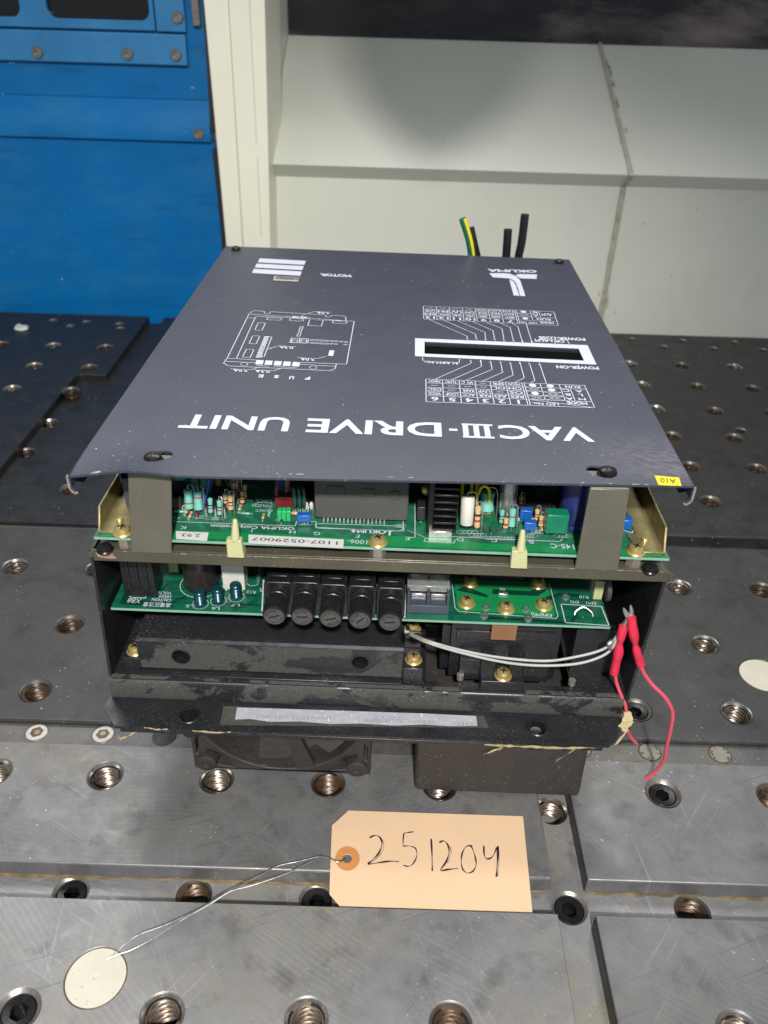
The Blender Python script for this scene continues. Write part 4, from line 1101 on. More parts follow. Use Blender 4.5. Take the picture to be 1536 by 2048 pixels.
# --- parts on the upper board
p = ub(722, 1046)
u0, u1 = ub(629, 1046).x, ub(815, 1050).x
mb = MB().prism(rrect(u0, u1, 0, 38, 2.0), p.y+1, p.y+8.5, 'y'); mb.v = [v+Vector((0, 0, ZB+1.5)) for v in mb.v]
mod = sub(mb, 'potted_module', 'module', bevel=0.8)
mb = MB()
for k in range(16):
    xx = u0+5+(u1-u0-18)*k/15
    mb.tube([(xx, p.y+3, ZB+3), (xx, p.y+1, ZB+1.5), (xx, p.y-0.8, ZB)], 0.5, 6, sub=1)
sub(mb, 'pin', 'tin', parent=None)
mb = MB()
for (px0, px1, z0, z1) in ((655, 690, 18, 23), (722, 748, 17, 22), (778, 798, 16, 21), (640, 662, 26, 32)):
    mb.box(UV(px0, 1000, p.y).x, UV(px1, 1000, p.y).x, p.y+0.4, p.y+1.2, ZB+z0, ZB+z1)
sub(mb, 'module_bump', 'module', bevel=0.8)
# finned heat sink
h0 = ub(853, 1068); h1 = ub(912, 1072)
hx0, hx1 = h0.x, h1.x; hv = h0.y
mb = MB().box(hx0, hx0+3, hv, hv+26, ZB+1, ZB+36)
mb.box(hx0+3, hx1-1, hv+24, hv+26, ZB+1, ZB+36)
for k in range(8):
    z = ZB+2+k*4.4; mb.box(hx0+3, hx1, hv, hv+24, z, z+1.5)
sub(mb, 'heat_sink', 'heatsink', bevel=0.3)
mb = MB().box(hx0+1, hx1-2.5, hv-3.2, hv-2.2, ZB, ZB+3.6).box(hx0+1, hx1-2.5, hv-2.2, hv+0.5, ZB+2.8, ZB+3.6)
sub(mb, 'heat_sink_clip', 'tin', bevel=0.2)
q = ub(845, 1040)
sub(MB().box(hx0-5.5, hx0-0.8, q.y-4, q.y+8, ZB+2, ZB+11), 'transistor', 'ic', bevel=0.4)
mb = MB().tube([(hx0-3, q.y, ZB+2), (hx0-3, q.y-2, ZB)], .5, 6, sub=1).tube([(hx0-3, q.y+3, ZB+2), (hx0-3, q.y+3, ZB)], .5, 6, sub=1)
sub(mb, 'lead', 'tin')
mb = pan_screw('x', 2.8, 2.2); mb.v = [Vector((-v.z, v.x, v.y)) for v in mb.v]
sub(mb, 'screw', ['brass', 'dark']).location = Vector((hx0-0.2, q.y+5, ZB+17))*S
# small helper parts
def axial(px, py, L, r, mat, ztop=None, tilt=(0, 0.25, 1), bands=(), lead=True, name='resistor'):
    """upright component: base pixel on the board"""
    b = ub(px, py); d = Vector(tilt).normalized(); mb = MB()
    prof = [(r*0.5, 0), (r, L*0.06), (r, L*0.22), (r*0.9, L*0.3), (r*0.9, L*0.7), (r, L*0.78), (r, L*0.94), (r*0.5, L)] if mat in ('teal', 'tanres') else [(r*0.85, 0), (r, L*0.05), (r, L*0.95), (r*0.85, L)]
    mb.lathe(prof, (0, 0, 2.0), d, 16, 0)
    for k, (f0, f1, mi) in enumerate(bands):
        mb.lathe([(r*1.01, L*f0), (r*1.01, L*f1)], (0, 0, 2.0), d, 16, mi, cap=False)
    top = Vector((0, 0, 2.0))+d*L
    mb.tube([(0, 0, 2.2), (0, 0, -0.2)], 0.35, 6, 1, sub=1)
    if lead: mb.tube([top-d*.5, top+d*2, top+d*2.2+Vector((1.2*r, -0.8, -1)), Vector((1.35*r, -1.2, L*0.5)), Vector((1.35*r, -1.5, 0))], 0.35, 6, 1, sub=3)
    return mb.build(name, [mat, 'tin', 'band', 'blackink'], upper, loc=b)
axial(379, 1024, 12, 2.6, 'teal', bands=((.3, .36, 2),)); axial(398, 1026, 12, 2.6, 'teal', bands=((.62, .68, 2),))
axial(392, 985, 14, 2.6, 'teal', lead=False); axial(410, 987, 14, 2.6, 'teal', lead=False)
for (px, py) in ((452, 1022), (462, 1026), (468, 1000), (477, 988), (463, 985)):
    axial(px, py, 9, 1.6, 'tanres', bands=((.3, .38, 2), (.5, .58, 3)), lead=True)
axial(932, 1056, 17, 3.8, 'white', bands=((.0, .04, 3),), name='capacitor'); axial(953, 1062, 13, 1.7, 'tanres', bands=((.3, .4, 2), (.55, .65, 3)))
axial(972, 1028, 12, 4.2, 'teal', name='resistor'); axial(1022, 1060, 11, 2.0, 'teal', bands=((.55, .62, 2),)); axial(1010, 1062, 6, 1.5, 'tanres', bands=((.3, .5, 2),), lead=False)
axial(1013, 1036, 23, 5.0, 'tin', lead=False, name='capacitor')
# vertical transistor with tab
b = ub(982, 1064)
mb = MB().box(-7, 7, -2.2, 2.2, 3, 12, 0).box(-7, 7, 2.2, 3.2, 3, 20, 1)
for k in (-3.6, 0, 3.6): mb.box(k-.5, k+.5, -.4, .4, -0.1, 3, 1)
tb_ = mb.build('power_transistor', ['module', 'residue'], upper, loc=b, bevel=0.3); cut(tb_, MB().cyl((0, -5, 17), (0, 1, 0), 1.9, 14, 16))
# integrated circuits
for (px, py, rz, L, nm) in ((432, 1020, 0.12, 13, 'ic'), (445, 995, 0.1, 12, 'ic'), (350, 1010, 0.3, 12, 'ic'), (352, 985, 0.3, 12, 'ic'), (1082, 1020, 0.0, 30, 'ic'), (600, 1012, 0.0, 18, 'ic')):
    b = ub(px, py); mb = MB().box(-L/2, L/2, -3.6, 3.6, 1.2, 5.4, 0)
    n = int(L/2.54)
    for k in range(n):
        xx = -L/2+1.5+k*2.54
        for sg in (-1, 1): mb.box(xx-.5, xx+.5, sg*4.3-.25, sg*4.3+.25, -.1, 3.6, 1); mb.box(xx-.5, xx+.5, min(sg*3.4, sg*4.5), max(sg*3.4, sg*4.5), 3.2, 3.6, 1)
    o = mb.build('chip', ['ic', 'tin'], upper, loc=b); o.rotation_euler = (0, 0, rz)
# dipped capacitors and blocks
def blob(px, py, sx, sy, sz, mat, name, rz=0, z0=2.2):
    b = ub(px, py); mb = MB(); n = 12; pr = []
    for k in range(9):
        a = -math.pi/2+math.pi*k/8; pr.append((max(1e-4, abs(math.cos(a))**0.6), math.sin(a)))
    mb.lathe(pr, (0, 0, 0), seg=16, cap=False)
    mb.v = [Vector((v.x*sx/2, v.y*sy/2, v.z*sz/2+sz/2+z0)) for v in mb.v]
    mb.tube([(-sx*.25, 0, z0+.6), (-sx*.25, 0, -.1)], .35, 6, 1, sub=1); mb.tube([(sx*.25, 0, z0+.6), (sx*.25, 0, -.1)], .35, 6, 1, sub=1)
    o = mb.build(name, [mat, 'tin'], upper, loc=b); o.rotation_euler = (0, 0, rz); return o
def brick(px, py, sx, sy, sz, mat, name, bv, z0=1.6):
    b = ub(px, py); mb = MB().box(-sx/2, sx/2, -sy/2, sy/2, z0, z0+sz)
    for k in (-.3, .3): mb.box(sx*k-.5, sx*k+.5, -.5, .5, -.1, z0+.2, 1)
    o = mb.build(name, [mat, 'white'], upper, loc=b, bevel=bv, seg=3); o.rotation_euler = (0, 0, random.uniform(-.1, .1))
brick(608, 1046, 7.5, 4.2, 4.6, 'blue', 'trimmer', .7); brick(1050, 1041, 6.8, 4.4, 6.2, 'blue', 'capacitor', 1.6); brick(1058, 1063, 6.6, 4.4, 5.4, 'blue', 'capacitor', 1.6)
brick(1108, 1068, 12, 7.5, 12, 'greencap', 'capacitor', 2.4, 2.6); brick(1000, 990, 8, 6, 14, 'ic', 'capacitor', .6)
for k in range(3): blob(589+k*9.5, 1022+k*.5, 2.6, 7, 14, 'dkgreen', 'capacitor', 0.35)
for k in range(3):
    b = ub(560+k*9, 1040); MB().box(-1.2, 1.2, -2, 2.4, 0.2, 7).build('capacitor', 'grnblk', upper, loc=b, bevel=0.4)
b = ub(570, 1022); MB().box(-5.5, 5.5, 0, 6, 2, 9).tube([(-4.5, 2, 9), (-4.6, 2.6, 13), (-3.4, 3, 16)], [1.4, 1.2, .6], 8).tube([(4.5, 2, 9), (4.4, 2.6, 12), (4.0, 3, 14)], [1.2, 1.0, .5], 8).build('jumper', 'redplas', upper, loc=b, bevel=0.5)
for k in range(2): blob(613+k*10, 1022, 2.4, 2.4, 5, 'white', 'ceramic_bead', 0, 1)
for (px, py) in ((422, 1032), (440, 1036), (485, 1012), (490, 1002), (1002, 1052), (1040, 1022), (1072, 1046), (1080, 1058)):
    axial(px, py, random.uniform(6, 9), 1.4, random.choice(['tanres', 'teal', 'tanres']), bands=((.3, .38, 2), (.5, .58, 3)), lead=random.random() < .6)
for (px, py) in ((355, 1022), (366, 1002), (348, 1000)):
    b = ub(px, py); mb = MB().prism([(-2.6, -1), (2.6, -1), (2.6, 1.4), (1.4, 2.6), (-1.4, 2.6), (-2.6, 1.4)], 3, 8.5)
    for k in (-1.3, 0, 1.3): mb.tube([(k, .5, 3.2), (k, .5, -.1)], .3, 5, 1, sub=1)
    mb.build('transistor', ['residue' if px == 355 else 'ic', 'tin'], upper, loc=b, bevel=.2)
b = ub(1090, 1030)
for k in range(9):
    MB().box(-.9, .9, -.9, .9, .1, 1.6).build('pad_bead', 'white', upper, loc=b+Vector((-16+k*4.2, -6.5, 0)), bevel=.3)
rq = random.Random(21)
for i in range(44):      # small axial parts lying on the board
    x0_, x1_, y0_, y1_ = rq.choice([(350, 500, 990, 1034), (350, 500, 990, 1034), (905, 1165, 1004, 1064), (905, 1165, 1004, 1064), (520, 620, 1000, 1044)])
    b = ub(rq.uniform(x0_, x1_), rq.uniform(y0_, y1_)); L = rq.uniform(3.2, 5.5); r = rq.uniform(.6, 1.0)
    d = Vector((1, 0, 0)) if rq.random() < .4 else Vector((0, 1, 0))
    mb = MB().lathe([(r*.6, 0), (r, .5), (r, L-.5), (r*.6, L)], d*(-L/2)+Vector((0, 0, r+.2)), d, 10, 0)
    mb.lathe([(r*1.03, L*.3), (r*1.03, L*.42)], d*(-L/2)+Vector((0, 0, r+.2)), d, 10, 2, cap=False)
    mb.tube([d*(-L/2-1.6)+Vector((0, 0, 0)), d*(-L/2-1.2)+Vector((0, 0, r+.2)), d*(L/2+1.2)+Vector((0, 0, r+.2)), d*(L/2+1.6)], .28, 5, 1, sub=1)
    mb.build('diode' if i % 3 == 0 else 'resistor', [rq.choice(['tanres', 'redplas', 'ic', 'teal', 'tanres']), 'tin', 'band'], upper, loc=b)
# big blue can
b = ub(1146, 1048); mb = MB().lathe([(8.6, 0.3), (9.2, 1), (9.2, 2.6), (8.7, 3.4), (9.2, 4.2), (9.2, 33), (8.6, 34)], (0, 0, 0), seg=28)
mb.build('capacitor', 'bluecap', upper, loc=b)
# yellow wire loops
mb = MB()
b = ub(925, 1010)
for dx, hh in ((0, 24), (3, 21)):
    mb.tube([b+Vector((dx-3, 4, 0)), b+Vector((dx-3.5, 4, hh*.6)), b+Vector((dx, 3, hh)), b+Vector((dx+4, 2, hh*.85)), b+Vector((dx+4.5, 2, 0))], 1.0, 8)
mb.build('wire_loop', 'yellow', upper)
b = ub(955, 1040); MB().tube([b, b+Vector((-1.5, 2, 12)), b+Vector((1, 3, 20)), b+Vector((5, 4, 18)), b+Vector((6, 4, 9))], 0.8, 8).build('wire_loop', 'yellow', upper)
b = ub(425, 1010); mb = MB().tube([b, b+Vector((-1, 1, 8)), b+Vector((2, 3, 16)), b+Vector((6, 5, 17)), b+Vector((9, 6, 9))], 0.9, 8); mb.build('wire_loop', 'coil', upper)
b = ub(408, 1024); MB().tube([b, b+Vector((.6, 1, 7)), b+Vector((2.5, 4, 13)), b+Vector((4, 7, 22))], 1.0, 8).build('wire_loop', 'blue', upper)
# far populated area seen dimly under the lid
rng = random.Random(3)
for i in range(46):
    x = rng.uniform(-140, 140); y = rng.uniform(48, 140)
    if -32 < x < 25 and y < 60: continue
    kind_ = rng.choice(['ic', 'cap', 'res', 'blue'])
    if kind_ == 'ic': MB().box(-9, 9, -3.6, 3.6, 0.4, 5).build('chip', 'ic', upper, loc=(x, y, ZB), bevel=.3)
    elif kind_ == 'cap': MB().cyl((0, 0, 0), (0, 0, 1), rng.uniform(3, 6), rng.uniform(10, 20), 16).build('capacitor', rng.choice(['bluecap', 'ic', 'cap']), upper, loc=(x, y, ZB))
    elif kind_ == 'res': MB().lathe([(1, 0), (2, 1), (1.8, 4), (1.8, 7), (2, 10), (1, 11)], (0, 0, 1), (0, .2, 1), 12).build('resistor', rng.choice(['teal', 'tanres']), upper, loc=(x, y, ZB))
    else: MB().box(-3, 3, -2, 2, .5, 8).build('capacitor', rng.choice(['blue', 'dkgreen', 'greencap']), upper, loc=(x, y, ZB), bevel=.8)
for (px0, px1, py) in ((1032, 1110, 985), (640, 800, 968)):
    pass
b = ub(545, 985); MB().box(-14, 14, 0, 8, .5, 26).build('relay', 'ic', upper, loc=b+Vector((8, 14, 0)), bevel=.5)
# left connector
b = ub(285, 1020); mb = MB().box(-9, 9, 0, 11, 0.3, 20, 0).box(-4, 5, -0.8, 9, 20, 27, 1).box(-6, -5, -0.6, 0, 2, 19, 0).box(2, 3, -0.6, 0, 2, 19, 0).box(-9.8, -9, 0, 11, 18, 26, 1)
mb.build('connector', ['terminal', 'blue'], upper, loc=b, bevel=.3)
mb = MB(); bb = UZ(380, 0, ZB) if False else None
b = ub(1253, 1062); MB().box(-2.5, 2.5, 0, 6, .5, 7).build('capacitor', 'blue', upper, loc=b, bevel=.6)
# zinc rails on both sides
for sg in (-1, 1):
    mb = MB(); x0 = 153.0*sg
    def q(x): return x0-sg*x
    ysf = 4.0
    prof = [(0, ysf), (0, 300)]
    # floor flange with chamfered front
    mb.prism([(q(1), ysf), (q(15), ysf), (q(18.5), ysf+17), (q(13.5), ysf+17), (q(13.5), 300), (q(1), 300)], ZB+0.2, ZB+1.5)
    # wall leaning outwards
    mb.hexa([(q(1), ysf, ZB+0.3), (q(2.3), ysf, ZB+0.3), (q(2.3), 300, ZB+0.3), (q(1), 300, ZB+0.3)][::(-1 if sg > 0 else 1)],
            [(q(0.0), ysf+9, ZB+12), (q(1.3), ysf+9, ZB+12), (q(1.3), 300, ZB+12), (q(0.0), 300, ZB+12)][::(-1 if sg > 0 else 1)])
    rl = mb.build('side_rail', 'zincrail', upper, bevel=.35)
    MB().lathe([(1.9, 0), (1.9, 1.6), (1.4, 2.2), (.6, 2.2)], (0, 0, 0), seg=14).build('rivet', 'brass', rl, loc=(q(10), ysf+10, ZB+1.5))
# board screws, hex posts, nylon clips
bs0 = pan_screw('x', 4.3, 3.2).build('screw', ['brass', 'dark'], upper, loc=ub(246, 1066))
inst(bs0, upper, ub(756, 1086), .5); inst(bs0, upper, ub(1271, 1104), 1.0)
hp = MB().cyl((0, 0, 0), (0, 0, 1), 4.4, ZB-1.7-177.6, 6)
h0_ = hp.build('hex_post', 'hexgrey', upper, loc=(ub(246, 1066).x+.5, 6, 177.6)); inst(h0_, upper, (ub(756, 1086).x, 6, 177.6)); inst(h0_, upper, (ub(1271, 1104).x, 6, 177.6), .2)
for i, (px, py) in enumerate(((472, 1088), (1040, 1103))):
    b = UV(px, py, 0.6); mb = MB()
    zt_ = ZB-b.z
    mb.hexa([(-4.6, -3.2, 177.7-b.z), (4.6, -3.2, 177.7-b.z), (4.6, 4, 177.7-b.z), (-4.6, 4, 177.7-b.z)], [(-4.6, -2.6, zt_+3), (3.4, -2.6, zt_+3), (3.4, 2, zt_+3), (-4.6, 2, zt_+3)])
    mb.tube([(0, -1, zt_+2), (0.2, 0.5, zt_+8), (0.2, 2.0, zt_+14)], [2.6, 2.1, 1.2], 8, sub=2)
    mb.build('nylon_clip', 'nylon2', upper, loc=b, bevel=.5)

# ---- lower circuit board
ZL = 129.0; VL = 10.0
low = MB().box(-156, 134, VL, 300, ZL-1.7, ZL-0.1, 1)
low.add([(-156, VL, ZL), (134, VL, ZL), (134, 300, ZL), (-156, 300, ZL)], [(0, 1, 2, 3)], 0)
lower = low.build('lower_circuit_board', ['pcb2', 'pcbedge'], unit)
def lb(px, py, z=ZL): return UZ(px, py, z)
sk = MB(); zl = ZL+0.2
def ls(px, py): return UZ(px, py, zl)
def lsl(*pts, wd=0.45):
    for a, b in zip(pts, pts[1:]): sk.strip(ls(*a), ls(*b), wd)
def lt(s, a, b, hgt, bold=0.0):
    A, B = ls(*a), ls(*b); T = A+Vector((0, 0, 1)).cross((B-A).normalized())*hgt
    put_text(sk, s, A, B, T, 0, bold)
lt('高電圧注意', (343, 1206), (288, 1204), 4.0, 0.01); lt('CAUTION', (344, 1198), (305, 1196), 2.6, .01); lt('HIGH', (343, 1191), (320, 1190), 2.6, .01); lt('VOLTAGE', (344, 1184), (303, 1182), 2.6, .01)
lt('XB8', (284, 1198), (258, 1196), 4.0); lt('1', (306, 1177), (302, 1177), 2.4); lt('2', (256, 1173), (251, 1173), 2.4)
lt('L5', (389, 1210), (373, 1209), 2.4); lt('L6', (440, 1215), (424, 1214), 2.4); lt('L7', (480, 1208), (463, 1207), 2.4); lt('R12', (512, 1182), (494, 1181), 2.4); lt('R', (527, 1176), (519, 1176), 3.6)
lt('KM(MS)', (1103, 1226), (1062, 1223), 4.0, .01); lt('EM1', (1191, 1204), (1172, 1203), 2.4); lt('EM2', (1157, 1202), (1140, 1201), 2.4); lt('SK', (1010, 1176), (998, 1175), 2.4); lt('R10', (1176, 1192), (1158, 1191), 2.6)
lsl((1122, 1208), (1203, 1213), (1218, 1251), (1131, 1245), (1122, 1208), wd=.6)
dsh = [(903, 1156), (910, 1215), (918, 1223), (1112, 1237), (1116, 1232), (1098, 1165)]
for a, b in zip(dsh, dsh[1:]):
    n = max(2, int(math.hypot(b[0]-a[0], b[1]-a[1])/4))
    for k in range(n):
        t0, t1 = k/n, (k+.6)/n
        lsl((a[0]+(b[0]-a[0])*t0, a[1]+(b[1]-a[1])*t0), (a[0]+(b[0]-a[0])*t1, a[1]+(b[1]-a[1])*t1), wd=.5)
lsl((318, 1140), (298, 1186), (290, 1196), (262, 1195), (256, 1188), wd=.6)
for (px, py, r) in ((404, 1168, 13.0), (401, 1208, 4.6), (437, 1202, 4.6), (473, 1194, 4.6)):
    c0 = ls(px, py); n = 26
    rg = [c0+Vector((r*math.cos(t*2*math.pi/n), r*math.sin(t*2*math.pi/n), 0)) for t in range(n)]
    for i in range(n): sk.strip(rg[i], rg[(i+1) % n], .5)
lsl((497, 1135), (492, 1165), (500, 1172), (515, 1170), (528, 1135), wd=.4); lsl((530, 1160), (520, 1250) if False else (527, 1172), wd=.4)
for k in range(6): lsl((524+k*57, 1222+k*2.6), (527+k*57, 1160+k*2), wd=.8)
sk.build('silkscreen', 'ink', lower)
# copper pours, dark outline islands
mb = MB(); zp = ZL+0.1
mb.add([UZ(*p, zp) for p in ((908, 1156), (1095, 1166), (1110, 1233), (916, 1220))], [(0, 1, 2, 3)], 0)
mb.build('copper_pour', 'pcbpad', lower); mb = MB()
for pts in (((985, 1178), (1060, 1182), (1085, 1170), (1092, 1182), (1075, 1192), (985, 1188)), ((912, 1180), (975, 1195), (975, 1190), (930, 1172)), ((1088, 1195), (1120, 1185), (1160, 1188), (1160, 1194), (1118, 1192), (1095, 1202)), ((975, 1232), (1050, 1237), (1140, 1243), (1150, 1228), (1156, 1230), (1146, 1248), (975, 1238))):
    mb.add([UZ(*p, zp+.05) for p in pts], [tuple(range(len(pts)))], 1)
mb.add([UZ(*p, zp) for p in ((240, 1204), (253, 1176), (262, 1200), (350, 1212), (345, 1214), (238, 1208))], [tuple(range(6))], 1)
for i in range(16):
    x = -150+random.uniform(0, 100); y = VL+random.uniform(2, 35)
    pts = [Vector((x, y, zp)), Vector((x+random.uniform(8, 28), y, zp))]; pts.append(pts[1]+Vector((random.uniform(3, 8), random.uniform(3, 8), 0)))
    for a, b in zip(pts, pts[1:]): mb.strip(a, b, random.uniform(.5, 1.2), 1)
mb.mi = [0]*len(mb.mi); mb.build('dark_traces', plain('dark_trace_green', (6, 52, 40), 0.3), lower)
# tall can, ceramic block, chokes
b = lb(404, 1168); MB().lathe([(10.0, 0.3), (10.4, 1), (10.4, 36), (9.6, 37)], (0, 0, 0), seg=32).build('capacitor', 'cap', lower, loc=b)
b = lb(470, 1178); MB().box(-6.6, 6.6, -2, 9, 1, 36, 0).box(-5.4, -4.2, -2.6, -2, .2, 6).box(4.2, 5.4, -2.6, -2, .2, 6).build('ceramic_resistor', 'white', lower, loc=b, bevel=.5)
b = lb(345, 1155); MB().box(-3, 3, 4, 10, .5, 34).build('nylon_post', 'nylon2', lower, loc=b, bevel=.4)
for (px, py) in ((401, 1208), (437, 1202), (473, 1194)):
    b = lb(px, py); pr = [(2.9, .3), (3.2, .6)]
    for k in range(7): pr += [(3.0, 1.4+k*1.05), (3.45, 1.9+k*1.05)]
    pr += [(3.4, 9.4), (3.0, 9.9), (0, 9.9)]
    MB().lathe(pr, (0, 0, 0), seg=18).build('choke', 'coil', lower, loc=b)
# header connector
b = lb(282, 1194); mb = MB().box(-9.5, 9.5, 0, 14, .3, 44)
for k in range(3): mb.box(-6.4+k*5.2, -4.4+k*5.2, -1.0, 0, 5, 43)
mb.build('connector', 'blackclean', lower, loc=b, bevel=.4)
MB().tube([lb(515, 1168), lb(518, 1160)+Vector((0, 0, 3)), lb(522, 1150)+Vector((0, 0, 7))], 1.4, 8).build('diode', 'dkgreen', lower)
# fuse holders
def fuse_holder(px, py, ang):
    c0 = UV(px, py, -9.5)       # centre of the cap face
    root = Vector((c0.x, VL, ZL)); zc = c0.z-ZL
    mb = MB()
    mb.box(-7.6, 7.6, 3.6, 44, 0.2, zc+7.0, 0)
    mb.prism(rrect(-8.2, 8.2, 0.3, zc+9.2, 2.5), -0.8, 3.5, 'y')
    mb.box(-4.5, 4.5, 6, 44, zc+7.0, zc+8.6)
    body = mb.build('fuse_holder', ['blackclean', 'ink'], lower, loc=root, bevel=.5)
    y0 = -0.8
    yf = -9.5-VL
    cp = MB(); Lc = y0-yf
    cp.lathe([(7.0, 0), (7.0, 1.8), (6.2, 2.1), (6.2, 3.2), (6.9, 3.6), (6.9, 5.2), (6.5, 5.6), (6.5, Lc-1.2), (6.2, Lc-.3), (5.6, Lc), (0, Lc)], (0, y0, zc), (0, -1, 0), 30, cap=False)
    for k in range(30):
        th = 2*math.pi*k/30; cp.box(6.45*math.cos(th)-.22, 6.45*math.cos(th)+.22, yf+1.3, yf+Lc-5.8, zc+6.45*math.sin(th)-.22, zc+6.45*math.sin(th)+.22)
    cap_ = cp.build('fuse_cap', ['blackclean'], lower, loc=root)
    # raised lettering, arrow ring and screwdriver slot on the face
    mk = MB(); fy_ = yf-0.12; mk.lathe([(5.5, .08), (0, .1)], (0, yf, zc), (0, -1, 0), 28, 2, cap=False); rot = Matrix.Rotation(ang, 4, 'Y')
    def F(x, z): v = rot @ Vector((x, 0, z)); return Vector((v.x, fy_, zc+v.z))
    mk.add([F(-3, -.55), F(3, -.55), F(3, .55), F(-3, .55)], [(0, 1, 2, 3)], 1)
    for t in range(14):
        a0 = math.radians(200+t*10); a1 = math.radians(208+t*10)
        mk.add([F(4.0*math.cos(a0), 4.0*math.sin(a0)), F(4.5*math.cos(a0), 4.5*math.sin(a0)), F(4.5*math.cos(a1), 4.5*math.sin(a1)), F(4.0*math.cos(a1), 4.0*math.sin(a1))], [(0, 1, 2, 3)], 0)
    for k, ch in enumerate('FUSE'):
        a = math.radians(140-k*27); cx_, cz_ = 4.1*math.cos(a), 4.1*math.sin(a); tz = a-math.pi/2
        ex, ez = math.cos(tz), math.sin(tz); hx, hz = -ez, ex
        A = (cx_-ex*.8-hx*.9, cz_-ez*.8-hz*.9)
        put_text(mk, ch, F(*A), F(A[0]+ex*1.6, A[1]+ez*1.6), F(A[0]+hx*1.8, A[1]+hz*1.8), 0, .03)
    mk.build('cap_face', ['capprint', 'dark', 'capdust'], lower, loc=root)
    return
for px, py, a in ((548, 1233, -.35), (604, 1234, 0), (661, 1238, 2.9), (720, 1241, -.8), (780, 1245, -.1)):
    fuse_holder(px, py, a)
# two pole terminal block with clear cover
t0 = lb(813, 1226); t1 = lb(897, 1232); tw = t1.x-t0.x
mb = MB().box(0, tw, 0, 22, .2, 6, 0).box(0, tw, 16, 24, 6, 17, 0)
for k in range(3): mb.box(k*(tw-1.6)/2, k*(tw-1.6)/2+1.6, 0.5, 20, 6, 15, 0)
for k in range(2):
    xx = 1.6+k*(tw-1.6)/2; mb.box(xx+1, xx+tw/2-2.6, 8, 15, 6, 8.2, 1)
tblk = mb.build('terminal_block', ['terminal', 'tin'], lower, loc=t0, bevel=.3)
MB().box(-.2, tw+.2, 6, 24, 15.2, 16.6).box(-.2, tw+.2, 5.0, 6.4, 12.5, 16.6).build('terminal_cover', 'clear', lower, loc=t0, bevel=.3)
# brass screws on pads
s0 = None
for (px, py) in ((940, 1166), (1076, 1170), (933, 1208), (1012, 1219), (1087, 1213)):
    b = lb(px, py); c_ = MB().lathe([(6.0, .12), (4, .14)], (0, 0, 0), seg=24, cap=False)
    c_.build('solder_pad', 'tin' if px in (940, 1076) else 'pcbpad', lower, loc=b)
    if s0 is None: s0 = pan_screw('x', 4.3, 3.6).build('screw', ['brass', 'dark'], lower, loc=b)
    else: inst(s0, lower, b, random.uniform(0, 3))
for (px, py) in ((972, 1216), (1052, 1219), (1131, 1195), (968, 1232), (1056, 1238)):
    MB().lathe([(2.6, 0), (2.4, 1), (1.3, 1.2), (1.0, .2)], (0, 0, 0), seg=18, cap=False).build('eyelet', 'tin', lower, loc=lb(px, py))
b = lb(1006, 1189); MB().box(-3, 3, -1.4, 1.4, 0, 1.4).build('test_pad', 'tin', lower, loc=b, bevel=.4)
A, B = lb(1149, 1230), lb(1186, 1233)
MB().tube([A, A+Vector((1, 1.5, 2)), (A+B)/2+Vector((0, 3, 4)), B+Vector((-1, 1.5, 2)), B], .45, 8).build('jumper_wire', 'tin', lower)
b = lb(1195, 1200); MB().box(-3, 2.5, 0, 10, .2, 14, 0).build('coil_base', 'nylon2', lower, loc=b, bevel=.4)
MB().cyl((3, 4, 10), (1, 0, .1), 11, 2.5, 28).build('disc', 'residue', lower, loc=b)
b = lb(1004, 1166); MB().box(-14, 14, 2, 20, .5, 16).build('relay', 'ic', lower, loc=b, bevel=.5)

# ---- black chassis: sides, back, base, flange
ZBASE = 82.0
chas = MB()
chas.box(-160, 152, 0, 8, ZBASE-1.6, ZBASE)                     # narrow shelf at the front
chas.box(-160, 30, 8, 330, ZBASE-1.6, ZBASE)
chas.box(118, 152, 8, 330, ZBASE-1.6, ZBASE)
chas.box(30, 118, 60, 330, ZBASE-1.6, ZBASE)
chassis = chas.build('chassis', 'black', unit)
def side(xt, xb, sg):
    v0 = 0.6; pts = [(xt, v0, 171), (xb, v0, ZBASE-13)]
    f = [(xt, v0, 177), (xb, v0+1, ZBASE-12), (xb, 392, ZBASE-12), (xt, 392, 177)]
    th = Vector((1.6*sg, 0, 0)); g = [Vector(p)+th for p in f]
    mb = MB().hexa([Vector(p) for p in f] if sg < 0 else [Vector(p) for p in f][::-1], g if sg < 0 else g[::-1]); return mb
side(-155.5, -160.8, -1).build('side_plate', 'black', chassis); side(153.5, 150.0, 1).build('side_plate', 'black', chassis)
MB().box(-158, 154, 391, 393, ZBASE-10, 228).build('back_plate', 'black', chassis)
# rolled front strip and mounting flange
stp = MB()
zf = 67.0
cross = [(3.5, ZBASE-1.4), (3.5, ZBASE+0.3), (1.2, ZBASE+0.3), (-0.4, ZBASE-0.5), (-1.2, ZBASE-2.2), (-1.4, zf+2.4), (-0.6, zf-.9), (0.4, zf-.9), (0.3, ZBASE-3.2), (1.2, ZBASE-1.6)]
stp.prism(cross, -161.5, 148.5, 'x')
stp.build('front_strip', 'dusty', chassis, ang=.9)
flp = [(-162, -1.4), (148.5, -1.4), (154.0, -7), (152.5, -10), (137, -24.3), (-152.8, -24.3), (-163.6, -11), (-163, -5)]
mb = MB().prism(flp, zf-1.2, zf+.6); flange = mb.build('mounting_flange', 'black', chassis, bevel=.4)
mb = MB()
for (px, py) in ((378, 1430), (1075, 1455)):
    p = UZ(px, py, zf+.6); mb.cyl((p.x, p.y, zf-6), (0, 0, 1), 5.2, 14, 28)
cut(flange, mb)
mb = MB()
mb.box(-150, 134, -24.4, -23.2, zf-4.0, zf-1.25)
mb.build('flange_lip', 'black', flange, bevel=.3)
